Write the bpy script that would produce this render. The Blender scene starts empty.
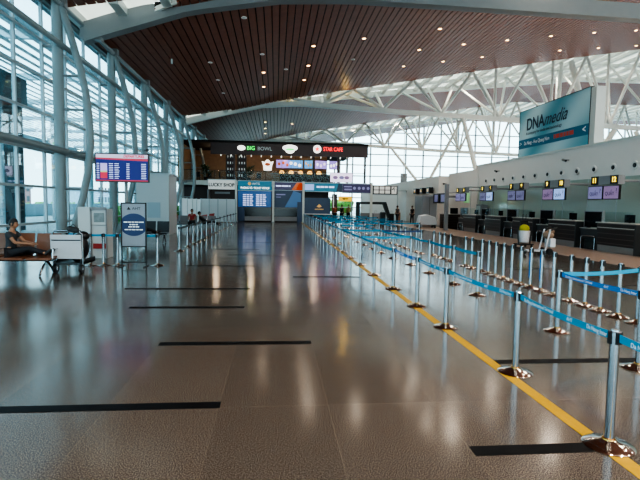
import bpy, bmesh, math, random
from mathutils import Vector, Matrix
random.seed(7)
PI = math.pi
C = bpy.context.scene.collection
sc = bpy.context.scene

# ---------------------------------------------------------------- materials
def new_mat(name):
    m = bpy.data.materials.new(name); m.use_nodes = True
    nt = m.node_tree
    b = nt.nodes['Principled BSDF']
    return m, nt, b

def mat(name, col, rough=0.5, metal=0.0, noise=0.0, nscale=8.0, emit=None, estr=0.0, bump=0.0, spec=0.5, coat=0.0):
    m, nt, b = new_mat(name)
    b.inputs['Base Color'].default_value = (*col, 1)
    b.inputs['Roughness'].default_value = rough
    b.inputs['Metallic'].default_value = metal
    b.inputs['Specular IOR Level'].default_value = spec
    b.inputs['Coat Weight'].default_value = coat
    if emit:
        b.inputs['Emission Color'].default_value = (*emit, 1)
        b.inputs['Emission Strength'].default_value = estr
    if noise > 0 or bump > 0:
        tc = nt.nodes.new('ShaderNodeTexCoord')
        n = nt.nodes.new('ShaderNodeTexNoise'); n.inputs['Scale'].default_value = nscale
        n.inputs['Detail'].default_value = 4
        nt.links.new(tc.outputs['Object'], n.inputs['Vector'])
        if noise > 0:
            r = nt.nodes.new('ShaderNodeMapRange')
            r.inputs['To Min'].default_value = 1 - noise; r.inputs['To Max'].default_value = 1 + noise
            nt.links.new(n.outputs['Fac'], r.inputs['Value'])
            v = nt.nodes.new('ShaderNodeVectorMath'); v.operation = 'SCALE'
            v.inputs[0].default_value = col
            nt.links.new(r.outputs['Result'], v.inputs['Scale'])
            nt.links.new(v.outputs['Vector'], b.inputs['Base Color'])
        if bump > 0:
            bp = nt.nodes.new('ShaderNodeBump'); bp.inputs['Strength'].default_value = bump
            bp.inputs['Distance'].default_value = 0.01
            nt.links.new(n.outputs['Fac'], bp.inputs['Height'])
            nt.links.new(bp.outputs['Normal'], b.inputs['Normal'])
    return m

def emis(name, col, s):
    return mat(name, tuple(c * .5 for c in col), .4, emit=col, estr=s)

def glass_mat(name, tint, gloss=0.1, body=0.0, bodycol=(.6, .8, .85), rough=0.02):
    """thin architectural pane: tinted see-through, a mirror-like reflection, optionally a frosted body"""
    m = bpy.data.materials.new(name); m.use_nodes = True
    nt = m.node_tree
    for n in list(nt.nodes): nt.nodes.remove(n)
    out = nt.nodes.new('ShaderNodeOutputMaterial')
    tr = nt.nodes.new('ShaderNodeBsdfTransparent'); tr.inputs[0].default_value = (*tint, 1)
    gl = nt.nodes.new('ShaderNodeBsdfGlossy'); gl.inputs['Roughness'].default_value = rough
    mx = nt.nodes.new('ShaderNodeMixShader')
    lw = nt.nodes.new('ShaderNodeLayerWeight'); lw.inputs['Blend'].default_value = 0.15
    mr = nt.nodes.new('ShaderNodeMapRange'); mr.inputs['To Min'].default_value = gloss * .5; mr.inputs['To Max'].default_value = min(1, gloss * 4)
    nt.links.new(lw.outputs['Facing'], mr.inputs['Value'])
    nt.links.new(mr.outputs['Result'], mx.inputs[0])
    nt.links.new(tr.outputs[0], mx.inputs[1]); nt.links.new(gl.outputs[0], mx.inputs[2])
    last = mx
    if body > 0:
        df = nt.nodes.new('ShaderNodeBsdfTranslucent'); df.inputs[0].default_value = (*bodycol, 1)
        d2 = nt.nodes.new('ShaderNodeBsdfDiffuse'); d2.inputs[0].default_value = (*bodycol, 1)
        ad = nt.nodes.new('ShaderNodeMixShader'); ad.inputs[0].default_value = .5
        nt.links.new(df.outputs[0], ad.inputs[1]); nt.links.new(d2.outputs[0], ad.inputs[2])
        m2 = nt.nodes.new('ShaderNodeMixShader'); m2.inputs[0].default_value = body
        nt.links.new(mx.outputs[0], m2.inputs[1]); nt.links.new(ad.outputs[0], m2.inputs[2])
        last = m2
    nt.links.new(last.outputs[0], out.inputs[0])
    return m

def floor_mat():
    m, nt, b = new_mat('granite floor')
    N = nt.nodes.new; L = nt.links.new
    tc = N('ShaderNodeTexCoord')
    # speckle
    sp = N('ShaderNodeTexNoise'); sp.inputs['Scale'].default_value = 115; sp.inputs['Detail'].default_value = 2; sp.inputs['Roughness'].default_value = .7
    L(tc.outputs['Object'], sp.inputs['Vector'])
    cr = N('ShaderNodeValToRGB')
    cr.color_ramp.elements[0].position = .40; cr.color_ramp.elements[0].color = FLOOR_D
    cr.color_ramp.elements[1].position = .62; cr.color_ramp.elements[1].color = FLOOR_L
    L(sp.outputs['Fac'], cr.inputs[0])
    # tiles of 0.94 by 0.94 m, joints offset so one joint runs along x = -0.47
    mp = N('ShaderNodeMapping'); mp.inputs['Location'].default_value = (0.47, -0.29, 0)
    L(tc.outputs['Object'], mp.inputs['Vector'])
    sx = N('ShaderNodeSeparateXYZ'); L(mp.outputs[0], sx.inputs[0])
    def joint(o, w):
        d = N('ShaderNodeMath'); d.operation = 'DIVIDE'; d.inputs[1].default_value = w; L(o, d.inputs[0])
        f = N('ShaderNodeMath'); f.operation = 'FRACT'; L(d.outputs[0], f.inputs[0])
        a = N('ShaderNodeMath'); a.operation = 'SUBTRACT'; a.inputs[1].default_value = .5; L(f.outputs[0], a.inputs[0])
        ab = N('ShaderNodeMath'); ab.operation = 'ABSOLUTE'; L(a.outputs[0], ab.inputs[0])
        g = N('ShaderNodeMath'); g.operation = 'GREATER_THAN'; g.inputs[1].default_value = .4965; L(ab.outputs[0], g.inputs[0])
        fl = N('ShaderNodeMath'); fl.operation = 'FLOOR'; L(d.outputs[0], fl.inputs[0])
        return g, fl
    jx, fx = joint(sx.outputs['X'], .94)
    jy, fy = joint(sx.outputs['Y'], 1.88)
    mxj = N('ShaderNodeMath'); mxj.operation = 'MAXIMUM'; L(jx.outputs[0], mxj.inputs[0]); L(jy.outputs[0], mxj.inputs[1])
    cb = N('ShaderNodeCombineXYZ'); L(fx.outputs[0], cb.inputs[0]); L(fy.outputs[0], cb.inputs[1])
    wn = N('ShaderNodeTexWhiteNoise'); L(cb.outputs[0], wn.inputs['Vector'])
    mr = N('ShaderNodeMapRange'); mr.inputs['To Min'].default_value = .86; mr.inputs['To Max'].default_value = 1.1; L(wn.outputs['Value'], mr.inputs['Value'])
    vs = N('ShaderNodeVectorMath'); vs.operation = 'SCALE'; L(cr.outputs[0], vs.inputs[0]); L(mr.outputs[0], vs.inputs['Scale'])
    mj = N('ShaderNodeMix'); mj.data_type = 'RGBA'
    sc_ = N('ShaderNodeMath'); sc_.operation = 'MULTIPLY'; sc_.inputs[1].default_value = .25; L(mxj.outputs[0], sc_.inputs[0])
    L(sc_.outputs[0], mj.inputs['Factor']); L(vs.outputs[0], mj.inputs['A']); mj.inputs['B'].default_value = (.2, .16, .13, 1)
    L(mj.outputs['Result'], b.inputs['Base Color'])
    # polish varies a little, faint undulation
    n2 = N('ShaderNodeTexNoise'); n2.inputs['Scale'].default_value = .8; L(tc.outputs['Object'], n2.inputs['Vector'])
    r2 = N('ShaderNodeMapRange'); r2.inputs['To Min'].default_value = .10; r2.inputs['To Max'].default_value = .2; L(n2.outputs['Fac'], r2.inputs['Value'])
    L(r2.outputs[0], b.inputs['Roughness'])
    b.inputs['Specular IOR Level'].default_value = FLOOR_SPEC
    n3 = N('ShaderNodeTexNoise'); n3.inputs['Scale'].default_value = 1.6; L(tc.outputs['Object'], n3.inputs['Vector'])
    bp = N('ShaderNodeBump'); bp.inputs['Strength'].default_value = .05; bp.inputs['Distance'].default_value = .01
    L(n3.outputs['Fac'], bp.inputs['Height']); L(bp.outputs[0], b.inputs['Normal'])
    return m
FLOOR_D = (.015, .0128, .0115, 1); FLOOR_L = (.165, .137, .116, 1); FLOOR_SPEC = .6

def stripe_mat(name, c1, c2, scale, axis=2, duty=.8, rough=.4):
    m, nt, b = new_mat(name)
    N = nt.nodes.new; L = nt.links.new
    tc = N('ShaderNodeTexCoord'); sx = N('ShaderNodeSeparateXYZ'); L(tc.outputs['Object'], sx.inputs[0])
    d = N('ShaderNodeMath'); d.operation = 'MULTIPLY'; d.inputs[1].default_value = scale; L(sx.outputs[axis], d.inputs[0])
    f = N('ShaderNodeMath'); f.operation = 'FRACT'; L(d.outputs[0], f.inputs[0])
    g = N('ShaderNodeMath'); g.operation = 'GREATER_THAN'; g.inputs[1].default_value = duty; L(f.outputs[0], g.inputs[0])
    mx = N('ShaderNodeMix'); mx.data_type = 'RGBA'; mx.inputs['A'].default_value = (*c1, 1); mx.inputs['B'].default_value = (*c2, 1)
    L(g.outputs[0], mx.inputs['Factor']); L(mx.outputs['Result'], b.inputs['Base Color'])
    b.inputs['Roughness'].default_value = rough
    return m

M = dict(
    floor=floor_mat(),
    walkway=mat('beige walkway stone', (.36, .27, .225), .3, noise=.15, nscale=30),
    inlay=mat('black granite inlay', (.004, .004, .005), .5, noise=.2, nscale=60, spec=.2),
    yellow=mat('yellow floor line', (.42, .25, .015), .5, noise=.15, nscale=20, spec=.25),
    steel_w=mat('white painted steel', (.60, .62, .59), .42, noise=.05, nscale=3),
    steel_shade=mat('shade toned white steel', (.25, .29, .295), .42, noise=.05, nscale=3),  # white steel of the left wall, its shade put into the base colour
    steel_g=mat('grey painted steel', (.22, .235, .24), .42, noise=.06, nscale=3),
    mull=mat('aluminium mullion', (.40, .45, .47), .4, metal=.25),
    dark_steel=mat('dark steel', (.02, .028, .034), .4),
    wood=mat('red brown ceiling board', (.24, .078, .045), .45, noise=.25, nscale=2.2, spec=.35),
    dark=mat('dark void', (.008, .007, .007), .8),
    white=mat('matt white plaster', (.72, .69, .66), .6, noise=.03, nscale=2),
    greyw=mat('grey panel', (.26, .26, .27), .5, noise=.05, nscale=4),
    frost=glass_mat('skylight glass', (.7, .73, .72), .05, .8, (.78, .78, .70)),
    glass=glass_mat('facade glass', (.66, .87, .93), .14),
    glass_far=glass_mat('far facade glass', (.80, .93, .97), .08),
    glassy=glass_mat('clear screen glass', (.9, .95, .95), .02),
    partition=glass_mat('frosted blue partition', (.75, .88, .9), .06, .8, (.9, .95, .97)),
    greenwall=mat('green glass wall lining', (.42, .5, .45), .09, spec=.8, noise=.06, nscale=.6),
    chrome=mat('brushed steel', (.42, .45, .48), .16, metal=1),
    chrome2=mat('polished steel base', (.62, .58, .54), .12, metal=1),
    brass=mat('brass collar', (.62, .36, .12), .25, metal=1),
    black=mat('black plastic', (.012, .012, .014), .4),
    belt=mat('teal blue webbing', (.01, .25, .42), .6, noise=.1, nscale=30),
    belt2=mat('bright blue webbing', (.008, .17, .50), .6, noise=.1, nscale=30),
    beltd=mat('dark blue webbing', (.012, .05, .16), .6),
    beltg=mat('dark grey webbing', (.03, .045, .055), .6),
    txtw=mat('white print', (.85, .88, .9), .5),
    counter=stripe_mat('dark walnut slatted laminate', (.022, .012, .010), (.085, .06, .052), 5.2, 2, .86, .3),
    counter_side=mat('dark grey laminate', (.03, .03, .032), .4),
    counter_top=mat('pale stone worktop', (.5, .46, .42), .3),
    kick=mat('steel kick plate', (.3, .29, .285), .3, metal=.7),
    screen=mat('black screen', (.004, .005, .007), .12),
    skin=mat('skin', (.30, .16, .10), .5), hair=mat('black hair', (.010, .008, .008), .6, bump=.5, nscale=60),
    shirt=mat('dark grey shirt', (.035, .042, .05), .8, noise=.2, nscale=6),
    trousers=mat('black trousers', (.012, .013, .018), .8), red=mat('red cloth', (.35, .03, .03), .7),
    olive=mat('khaki cloth', (.30, .2, .09), .8), shoe=mat('dark shoe', (.02, .018, .018), .5),
    orange_c=mat('rust red cloth', (.30, .075, .04), .8),
    seat=mat('tan brown leather', (.17, .068, .035), .35, noise=.15, nscale=10),
    panelw=mat('pale grey trolley panel', (.42, .46, .5), .4, noise=.05),
    kiosk=mat('white kiosk sheet', (.5, .54, .55), .35),
    teal_d=mat('deep teal post', (.01, .07, .10), .4),
    cafe_dark=mat('dark brown fascia', (.055, .026, .024), .4),
    cafe_wood=mat('warm timber panelling', (.30, .18, .10), .5, noise=.25, nscale=3),
    concrete=mat('pale paving', (.5, .52, .52), .8, noise=.1, nscale=.4),
    hedge=mat('leaf green', (.16, .34, .05), .8, noise=.5, nscale=3),
    canopy=mat('pale canopy louvre', (.5, .58, .6), .5),
    brickred=mat('distant red facade', (.45, .22, .2), .8, noise=.2, nscale=1),
    paleblue=mat('distant pale facade', (.5, .58, .64), .8, noise=.1, nscale=1),
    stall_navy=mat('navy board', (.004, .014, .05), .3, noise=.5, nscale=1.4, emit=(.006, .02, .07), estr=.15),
    stall_blue=mat('blue price board', (.01, .08, .28), .25, emit=(.01, .07, .25), estr=.25),
    stall_teal=mat('teal header board', (.01, .16, .26), .3, emit=(.005, .13, .2), estr=.3),
    purple=mat('dark purple header board', (.02, .012, .05), .3, emit=(.03, .02, .07), estr=.5),
    orange=mat('orange header wedge', (.6, .16, .05), .4, emit=(.6, .14, .04), estr=.25),
    bluegrey=mat('blue diagonal wedge', (.05, .14, .3), .3, emit=(.03, .08, .2), estr=.25),
    yellowsign=emis('yellow sign face', (.95, .55, .04), .7),
    led=emis('amber number display', (1, .72, .06), 1.6),
    lamp=emis('warm downlight lens', (1, .55, .2), 11),
    lampoff=mat('pale downlight lens', (.45, .42, .4), .4),
    lilac=emis('lilac display', (.24, .22, .42), .5),
    lilac2=emis('violet display', (.30, .2, .36), .45),
    lightblue=emis('light blue display', (.34, .48, .85), .65),
    darklilac=emis('dim violet display', (.15, .15, .27), .6),
    pinkscreen=emis('pink white display', (.8, .68, .9), .95),
    ink=mat('display ink', (.03, .03, .09), .5),
    fids=emis('deep blue display', (.008, .010, .16), .6),
    fidsred=emis('red display band', (.5, .04, .08), .6),
    fidswhite=emis('pale display band', (.6, .55, .7), .6),
    fidsred2=emis('red cell', (.5, .02, .06), .8),
    fidslav=emis('lavender cell', (.42, .36, .68), .8),
    fidsgrn=emis('green cell', (.35, .5, .25), .8),
    fidstxt=emis('display lettering', (.6, .66, .95), .9),
    signred=emis('red lit letters', (1, .04, .04), 1.8),
    signgreen=emis('green lit letters', (.05, .85, .12), 1.3),
    signgrey=emis('grey lit letters', (.32, .36, .36), .5),
    signwhite=emis('white lit sign', (.95, .95, .9), 1.2),
    signblack=mat('black letters', (.01, .01, .012), .5),
    shopsign=mat('white shop sign', (.6, .6, .58), .5, emit=(.5, .5, .48), estr=.35),  # faint glow added so the white faces do not fall dark
    navy=mat('navy print', (.01, .03, .11), .4), dnab=mat('navy letters', (.008, .05, .09), .5),
    dnared=mat('red letters', (.62, .07, .04), .5),
    menu=emis('purple menu screen', (.30, .22, .6), 1.0), menub=emis('blue menu screen', (.1, .3, .6), 1.0),
    glow=emis('amber lantern', (1, .5, .1), 1.8), gold=mat('gold print', (.7, .42, .12), .4, emit=(.7, .4, .1), estr=.3),
    yellowbag=mat('yellow cloth bag', (.34, .33, .03), .8), bucket=mat('white plastic', (.55, .56, .6), .4),
    brownbag=mat('brown bundle', (.25, .17, .12), .8, noise=.3), tarp=mat('white sheet', (.6, .6, .62), .7),
)

def dna_mat():
    m, nt, b = new_mat('teal advertising print')
    N = nt.nodes.new; L = nt.links.new
    tc = N('ShaderNodeTexCoord'); w = N('ShaderNodeTexWave'); w.bands_direction = 'DIAGONAL'
    w.inputs['Scale'].default_value = .12; w.inputs['Distortion'].default_value = 2.5; w.inputs['Detail'].default_value = 1
    L(tc.outputs['Object'], w.inputs['Vector'])
    r = N('ShaderNodeValToRGB'); r.color_ramp.elements[0].color = (.10, .36, .45, 1); r.color_ramp.elements[1].color = (.50, .72, .76, 1)
    L(w.outputs['Color'], r.inputs[0]); L(r.outputs[0], b.inputs['Base Color']); b.inputs['Roughness'].default_value = .5
    return m
M['dna'] = dna_mat()

# ---------------------------------------------------------------- mesh builder
class MB:
    def __init__(self): self.bm = bmesh.new()
    def box(self, c, s, rot=None):
        g = bmesh.ops.create_cube(self.bm, size=1)
        mt = Matrix.Translation(c) @ (rot.to_4x4() if rot else Matrix()) @ Matrix.Diagonal((*s, 1))
        bmesh.ops.transform(self.bm, matrix=mt, verts=g['verts']); return self
    def bb(self, x0, x1, y0, y1, z0, z1):
        return self.box(((x0 + x1) / 2, (y0 + y1) / 2, (z0 + z1) / 2), (abs(x1 - x0), abs(y1 - y0), abs(z1 - z0)))
    def bar(self, p0, p1, w, h=None):
        p0, p1 = Vector(p0), Vector(p1); d = p1 - p0
        q = d.to_track_quat('Z', 'Y')
        g = bmesh.ops.create_cube(self.bm, size=1)
        bmesh.ops.transform(self.bm, matrix=Matrix.Translation((p0 + p1) / 2) @ q.to_matrix().to_4x4() @ Matrix.Diagonal((w, h or w, d.length, 1)), verts=g['verts']); return self
    def cyl(self, p0, p1, r, r2=None, seg=12):
        p0, p1 = Vector(p0), Vector(p1); d = p1 - p0
        g = bmesh.ops.create_cone(self.bm, cap_ends=True, segments=seg, radius1=r, radius2=r if r2 is None else r2, depth=d.length)
        bmesh.ops.transform(self.bm, matrix=Matrix.Translation((p0 + p1) / 2) @ d.to_track_quat('Z', 'Y').to_matrix().to_4x4(), verts=g['verts']); return self
    def sph(self, c, r, seg=14):
        g = bmesh.ops.create_uvsphere(self.bm, u_segments=seg, v_segments=max(6, seg * 2 // 3), radius=1)
        rr = r if hasattr(r, '__len__') else (r, r, r)
        bmesh.ops.transform(self.bm, matrix=Matrix.Translation(c) @ Matrix.Diagonal((*rr, 1)), verts=g['verts']); return self
    def lathe(self, prof, c=(0, 0, 0), seg=28, caps=True):
        rings = []
        for r, z in prof:
            rings.append([self.bm.verts.new((c[0] + r * math.cos(2 * PI * k / seg), c[1] + r * math.sin(2 * PI * k / seg), c[2] + z)) for k in range(seg)])
        for a, b in zip(rings, rings[1:]):
            for k in range(seg):
                self.bm.faces.new((a[k], a[(k + 1) % seg], b[(k + 1) % seg], b[k]))
        if caps and prof[0][0] > 1e-4: self.bm.faces.new(list(reversed(rings[0])))
        if caps and prof[-1][0] > 1e-4: self.bm.faces.new(rings[-1])
        return self
    def tube(self, pts, r, seg=10):
        pts = [Vector(p) for p in pts]
        rings = []; up = Vector((0, 0, 1))
        for i, p in enumerate(pts):
            d = (pts[min(i + 1, len(pts) - 1)] - pts[max(i - 1, 0)]).normalized()
            a = d.cross(Vector((0, 1, 0)))
            if a.length < .2: a = d.cross(up)
            a.normalize(); b = d.cross(a)
            rings.append([self.bm.verts.new(p + r * (a * math.cos(2 * PI * k / seg) + b * math.sin(2 * PI * k / seg))) for k in range(seg)])
        for a, b in zip(rings, rings[1:]):
            for k in range(seg):
                self.bm.faces.new((a[k], a[(k + 1) % seg], b[(k + 1) % seg], b[k]))
        self.bm.faces.new(list(reversed(rings[0]))); self.bm.faces.new(rings[-1]); return self
    def poly(self, pts, thick):
        """flat polygon extruded by vector thick"""
        a = [self.bm.verts.new(p) for p in pts]; t = Vector(thick)
        b = [self.bm.verts.new(Vector(p) + t) for p in pts]
        self.bm.faces.new(list(reversed(a))); self.bm.faces.new(b)
        n = len(a)
        for k in range(n): self.bm.faces.new((a[k], a[(k + 1) % n], b[(k + 1) % n], b[k]))
        return self
    def build(self, name, m, parent=None, smooth=False, bevel=0):
        bmesh.ops.recalc_face_normals(self.bm, faces=self.bm.faces)
        me = bpy.data.meshes.new(name); self.bm.to_mesh(me); self.bm.free()
        me.materials.append(M[m] if isinstance(m, str) else m)
        if smooth:
            for p in me.polygons: p.use_smooth = True
            me.set_sharp_from_angle(angle=math.radians(38))
        o = bpy.data.objects.new(name, me); C.objects.link(o)
        if parent: o.parent = parent
        if bevel:
            bv = o.modifiers.new('bevel', 'BEVEL'); bv.width = bevel; bv.segments = 2; bv.limit_method = 'ANGLE'
        return o

def tag(o, label=None, cat=None, group=None, kind=None):
    if label: o['label'] = label
    if cat: o['category'] = cat
    if group: o['group'] = group
    if kind: o['kind'] = kind
    return o
def thing(name, label, cat, loc=(0, 0, 0), rz=0, group=None):
    o = bpy.data.objects.new(name, None); C.objects.link(o); o.empty_display_size = .2
    o.location = loc; o.rotation_euler = (0, 0, rz)
    return tag(o, label, cat, group)
def struct(mb, name, m, parent=None, smooth=False):
    o = mb.build(name, m, parent, smooth)
    if not parent: o['kind'] = 'structure'
    return o
def dup(root, loc=None, rz=None, label=None):
    r = root.copy(); C.objects.link(r)
    if loc is not None: r.location = loc
    if rz is not None: r.rotation_euler = (0, 0, rz)
    if label: r['label'] = label
    for ch in list(root.children):
        if ch.name.split('.')[0] in ('belt', 'dangling_belt'): continue
        c = ch.copy(); C.objects.link(c); c.parent = r
        for g in list(ch.children):
            d = g.copy(); C.objects.link(d); d.parent = c
    return r
def text(name, s, size, loc, rot, m, parent=None, ext=.002, align='CENTER', bold=0, shear=0, sx=1):
    cu = bpy.data.curves.new(name, 'FONT'); cu.body = s; cu.size = size; cu.extrude = ext
    cu.align_x = align; cu.align_y = 'CENTER'; cu.offset = bold; cu.shear = shear; cu.space_character = 1.0
    cu.materials.append(M[m] if isinstance(m, str) else m)
    tmp = bpy.data.objects.new('tmp', cu); C.objects.link(tmp)
    dg = bpy.context.evaluated_depsgraph_get()
    me = bpy.data.meshes.new_from_object(tmp.evaluated_get(dg)); bpy.data.objects.remove(tmp)
    me.name = name; me.materials.clear(); me.materials.append(M[m] if isinstance(m, str) else m)
    o = bpy.data.objects.new(name, me); C.objects.link(o)
    o.location = loc; o.rotation_euler = rot; o.scale = (sx, 1, 1)
    if parent: o.parent = parent
    return o
FY = (PI / 2, 0, 0)            # faces -Y (towards the hall entrance)
FX = (PI / 2, 0, -PI / 2)      # faces -X
ORD = ['first', 'second', 'third', 'fourth', 'fifth', 'sixth', 'seventh', 'eighth', 'ninth', 'tenth', 'eleventh', 'twelfth', 'thirteenth',
       'fourteenth', 'fifteenth', 'sixteenth', 'seventeenth', 'eighteenth', 'nineteenth', 'twentieth', 'twenty-first', 'twenty-second',
       'twenty-third', 'twenty-fourth', 'twenty-fifth', 'twenty-sixth', 'twenty-seventh', 'twenty-eighth', 'twenty-ninth', 'thirtieth',
       'thirty-first', 'thirty-second', 'thirty-third', 'thirty-fourth', 'thirty-fifth', 'thirty-sixth', 'thirty-seventh', 'thirty-eighth',
       'thirty-ninth', 'fortieth', 'forty-first', 'forty-second', 'forty-third', 'forty-fourth', 'forty-fifth', 'forty-sixth']

# ---------------------------------------------------------------- setting: floor
XL, XR, YN, YF = -9.1, 76.0, -14.0, 88.0
struct(MB().bb(XL, XR, YN, YF, -.2, 0), 'floor', 'floor')
struct(MB().bb(10.6, 13.3, 2, 45, 0, .012), 'trim_1', 'walkway')
struct(MB().bb(2.37, 2.49, .5, 45, 0, .003), 'trim_2', 'yellow')
k = 3
for y, x0, x1 in [(4.1, -3.3, -.46), (5.95, -1.41, .46), (8.04, -2.38, -.51), (9.8, -2.98, -.5), (11.39, .43, 2.05), (13.35, -2.45, -.56),
                  (3.2, 1.42, 2.3), (5.1, 2.5, 4.3), (16.2, -1.6, .3), (18.2, -2.6, -.6), (21.5, -1.6, .3), (25, -2.5, -.5),
                  (13.0, 6.4, 8.3), (10.2, 6.9, 8.8), (30, -1.5, .4)]:
    struct(MB().bb(x0, x1, y - .065, y + .065, 0, .003), 'trim_%d' % k, 'inlay'); k += 1

# ---------------------------------------------------------------- roof
RP = [(-9.3, 9.35), (-4, 10.3), (0, 11.25), (7, 12.6), (17, 14.4), (28, 16.3), (36, 17.6), (77, 18.0)]
def zr(X):
    for (a, b), (c, d) in zip(RP, RP[1:]):
        if X <= c: return b + (d - b) * (X - a) / (c - a)
    return RP[-1][1]
GY = [21.5, 46.0, 71.0]        # lines of the roof trusses
def back_edge(X, i):           # where the boards start again behind the skylight
    w = 0.0
    if X < -4: w = 2.4 * (-4 - X) / 4.5
    elif X > -2 and i > 0: w = min(11.5, (X + 2) * .33)
    return GY[i] + w
def front_edge(X, i): return GY[i] - (0.6 if X < -4 else 0)
def bay(name, y0f, y1f, step=.39):
    mb = MB(); back = MB()
    x = -9.2
    while x < 76:
        xa, xb = x, x + step * .86; xm = (xa + xb) / 2
        y0, y1 = y0f(xm), y1f(xm)
        if y1 - y0 > .3:
            za, zb = zr(xa), zr(xb)
            mb.poly([(xa, y0, za), (xb, y0, zb), (xb, y0, zb + .05), (xa, y0, za + .05)], (0, y1 - y0, 0))
            xc = x + step
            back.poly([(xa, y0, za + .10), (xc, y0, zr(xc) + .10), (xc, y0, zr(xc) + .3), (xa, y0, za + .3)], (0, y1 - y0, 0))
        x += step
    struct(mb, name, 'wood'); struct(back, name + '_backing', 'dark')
bay('ceiling', lambda x: YN, lambda x: front_edge(x, 0))
bay('ceiling_bay', lambda x: back_edge(x, 0), lambda x: front_edge(x, 1))
bay('ceiling_bay', lambda x: back_edge(x, 1), lambda x: front_edge(x, 2))
bay('ceiling_bay', lambda x: back_edge(x, 2), lambda x: YF)

# skylights: frosted panes over white ribs
for i in range(3):
    mb = MB(); rib = MB()
    xs = [-9.2 + .98 * k for k in range(87)]
    for xa, xb in zip(xs, xs[1:]):
        q = [(xa, front_edge(xa, i) - .1), (xb, front_edge(xb, i) - .1), (xb, back_edge(xb, i) + .1), (xa, back_edge(xa, i) + .1)]
        if back_edge(xb, i) - front_edge(xb, i) > .25 or back_edge(xa, i) - front_edge(xa, i) > .25:
            mb.poly([(x, y, zr(x) + .36) for x, y in q], (0, 0, .02))
    o = struct(mb, 'ceiling_skylight', 'frost')
    x = -8.6
    while x < 76:
        a, b = front_edge(x, i), back_edge(x, i)
        if b - a > .6: rib.bar((x, a, zr(x) + .1), (x, b, zr(x) + .1), .4, .34)
        x += 1.95
    if i == 0:
        for xa, xb in zip(xs[:5], xs[1:]): rib.bar((xa, back_edge(xa, i), zr(xa) + .02), (xb, back_edge(xb, i), zr(xb) + .02), .12, .2)
    if i > 0:      # white edge bands along both sides of the opening
        for xa, xb in zip(xs[8:], xs[9:]):
            rib.bar((xa, back_edge(xa, i), zr(xa) + .02), (xb, back_edge(xb, i), zr(xb) + .02), .3, .55)
            if i == 1 and xa > 4:
                ym = (GY[i] + back_edge(xa, i)) / 2; yn = (GY[i] + back_edge(xb, i)) / 2
                rib.bar((xa, ym, zr(xa) + .1), (xb, yn, zr(xb) + .1), .18, .3)
    struct(rib, 'ceiling_skylight_frame', 'steel_w')

# roof trusses ---------------------------------------------------
GP = {0: [(-8.3, 9.0), (-7.7, 9.22), (-3.85, 10.5), (-.3, 11.1), (3.3, 11.3), (7.5, 11.27), (17.4, 11.15), (28, 10.8), (76, 9.6)],
      1: [(-8.9, 9.0), (-4.7, 10.15), (-1.3, 10.95), (2.2, 11.15), (5, 11.05), (11.8, 10.7), (17.7, 10.5), (25, 10.2), (40, 9.8), (76, 9.2)],
      2: [(-8.9, 9.2), (-4.7, 10.2), (-1.3, 10.8), (2.2, 10.95), (5, 10.85), (11.8, 10.55), (17.7, 10.3), (25, 10.0), (40, 9.6), (76, 9.2)]}
def zg(X, i):
    P = GP[i]
    for (a, b), (c, d) in zip(P, P[1:]):
        if X <= c: return b + (d - b) * (X - a) / (c - a)
    return P[-1][1]
for i in range(3):
    gy = GY[i] + (.9 if i == 0 else .15)
    t = thing('roof_truss', ['grey box girder and truss crossing the ceiling closest overhead', 'white steel roof truss crossing in front of the cafe roof, lit amber at one node',
              'slim white steel roof truss beyond the upstairs cafe fascia'][i], 'roof truss', (-8.9, gy, GP[i][0][1]), 0, 'roof trusses')
    o0 = Vector((-8.9, gy, GP[i][0][1]))
    # tapering box girder: sections follow the chord
    ch = MB(); P = GP[i]; rings = []
    n = 100
    for k in range(n + 1):
        x = P[0][0] + (P[-1][0] - P[0][0]) * k / n
        z = zg(x, i); hgt = (.70 if i == 0 else .42) if x > 0 else (.80 if i == 0 else .55) - .004 * x
        if x < -4: hgt = max(.35, hgt)
        w = .55 if i == 0 else .42
        top = min(z + hgt / 2, zr(x) + .25)
        rings.append([ch.bm.verts.new(Vector(v) - o0) for v in ((x, gy - w / 2, z - hgt / 2), (x, gy + w / 2, z - hgt / 2), (x, gy + w / 2, top), (x, gy - w / 2, top))])
    for a, b in zip(rings, rings[1:]):
        for q in range(4): ch.bm.faces.new((a[q], a[(q + 1) % 4], b[(q + 1) % 4], b[q]))
    ch.bm.faces.new(rings[0]); ch.bm.faces.new(list(reversed(rings[-1])))
    ch.build('bottom_chord', 'steel_g' if i == 0 else 'steel_w', t)
    if i == 0:   # bracket to the wall and web above
        MB().bar(Vector((-8.5, gy, 9.0)) - o0, Vector((-7.6, gy, 8.9)) - o0, .35, .45).build('end_bracket', 'steel_g', t)
    r = .15
    x = (4.4 if i else 3.0) - 5.8 if i else 3.0
    while x < 70:
        zb = zg(x, i) + .15
        if zr(x) - zb > .25:
            for dx in (-2.9, 2.9):
                X = x + dx
                if zr(X) - zb > .2 and X > -3:
                    e = MB(); e.cyl(Vector((x, gy, zb)) - o0, Vector((X, front_edge(X, i) + .1, zr(X) + .05)) - o0, r); e.build('web_member', 'steel_g' if i == 0 else 'steel_w', t, True)
                    yb = GY[i] + min(5, back_edge(X, i) - GY[i])
                    if i > 0 and yb - gy > 1.2:
                        e = MB(); e.cyl(Vector((x, gy, zb)) - o0, Vector((X, yb, zr(X) + .05)) - o0, r * .8); e.build('web_member', 'steel_w', t, True)
            yb = GY[i] + min(5, back_edge(x, i) - GY[i])
            e = MB(); e.cyl(Vector((x, gy, zb)) - o0, Vector((x + .05, yb, zr(x) + .05)) - o0, r); e.build('web_member', 'steel_g' if i == 0 else 'steel_w', t, True)
        x += 5.8
    if i > 0:
        for xx in (21.3, 27.1, 32.9):
            e = MB(); e.cyl(Vector((xx, gy, zg(xx, i))) - o0, Vector((xx, gy, zr(xx))) - o0, r * .9); e.build('post', 'steel_w', t, True)

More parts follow.
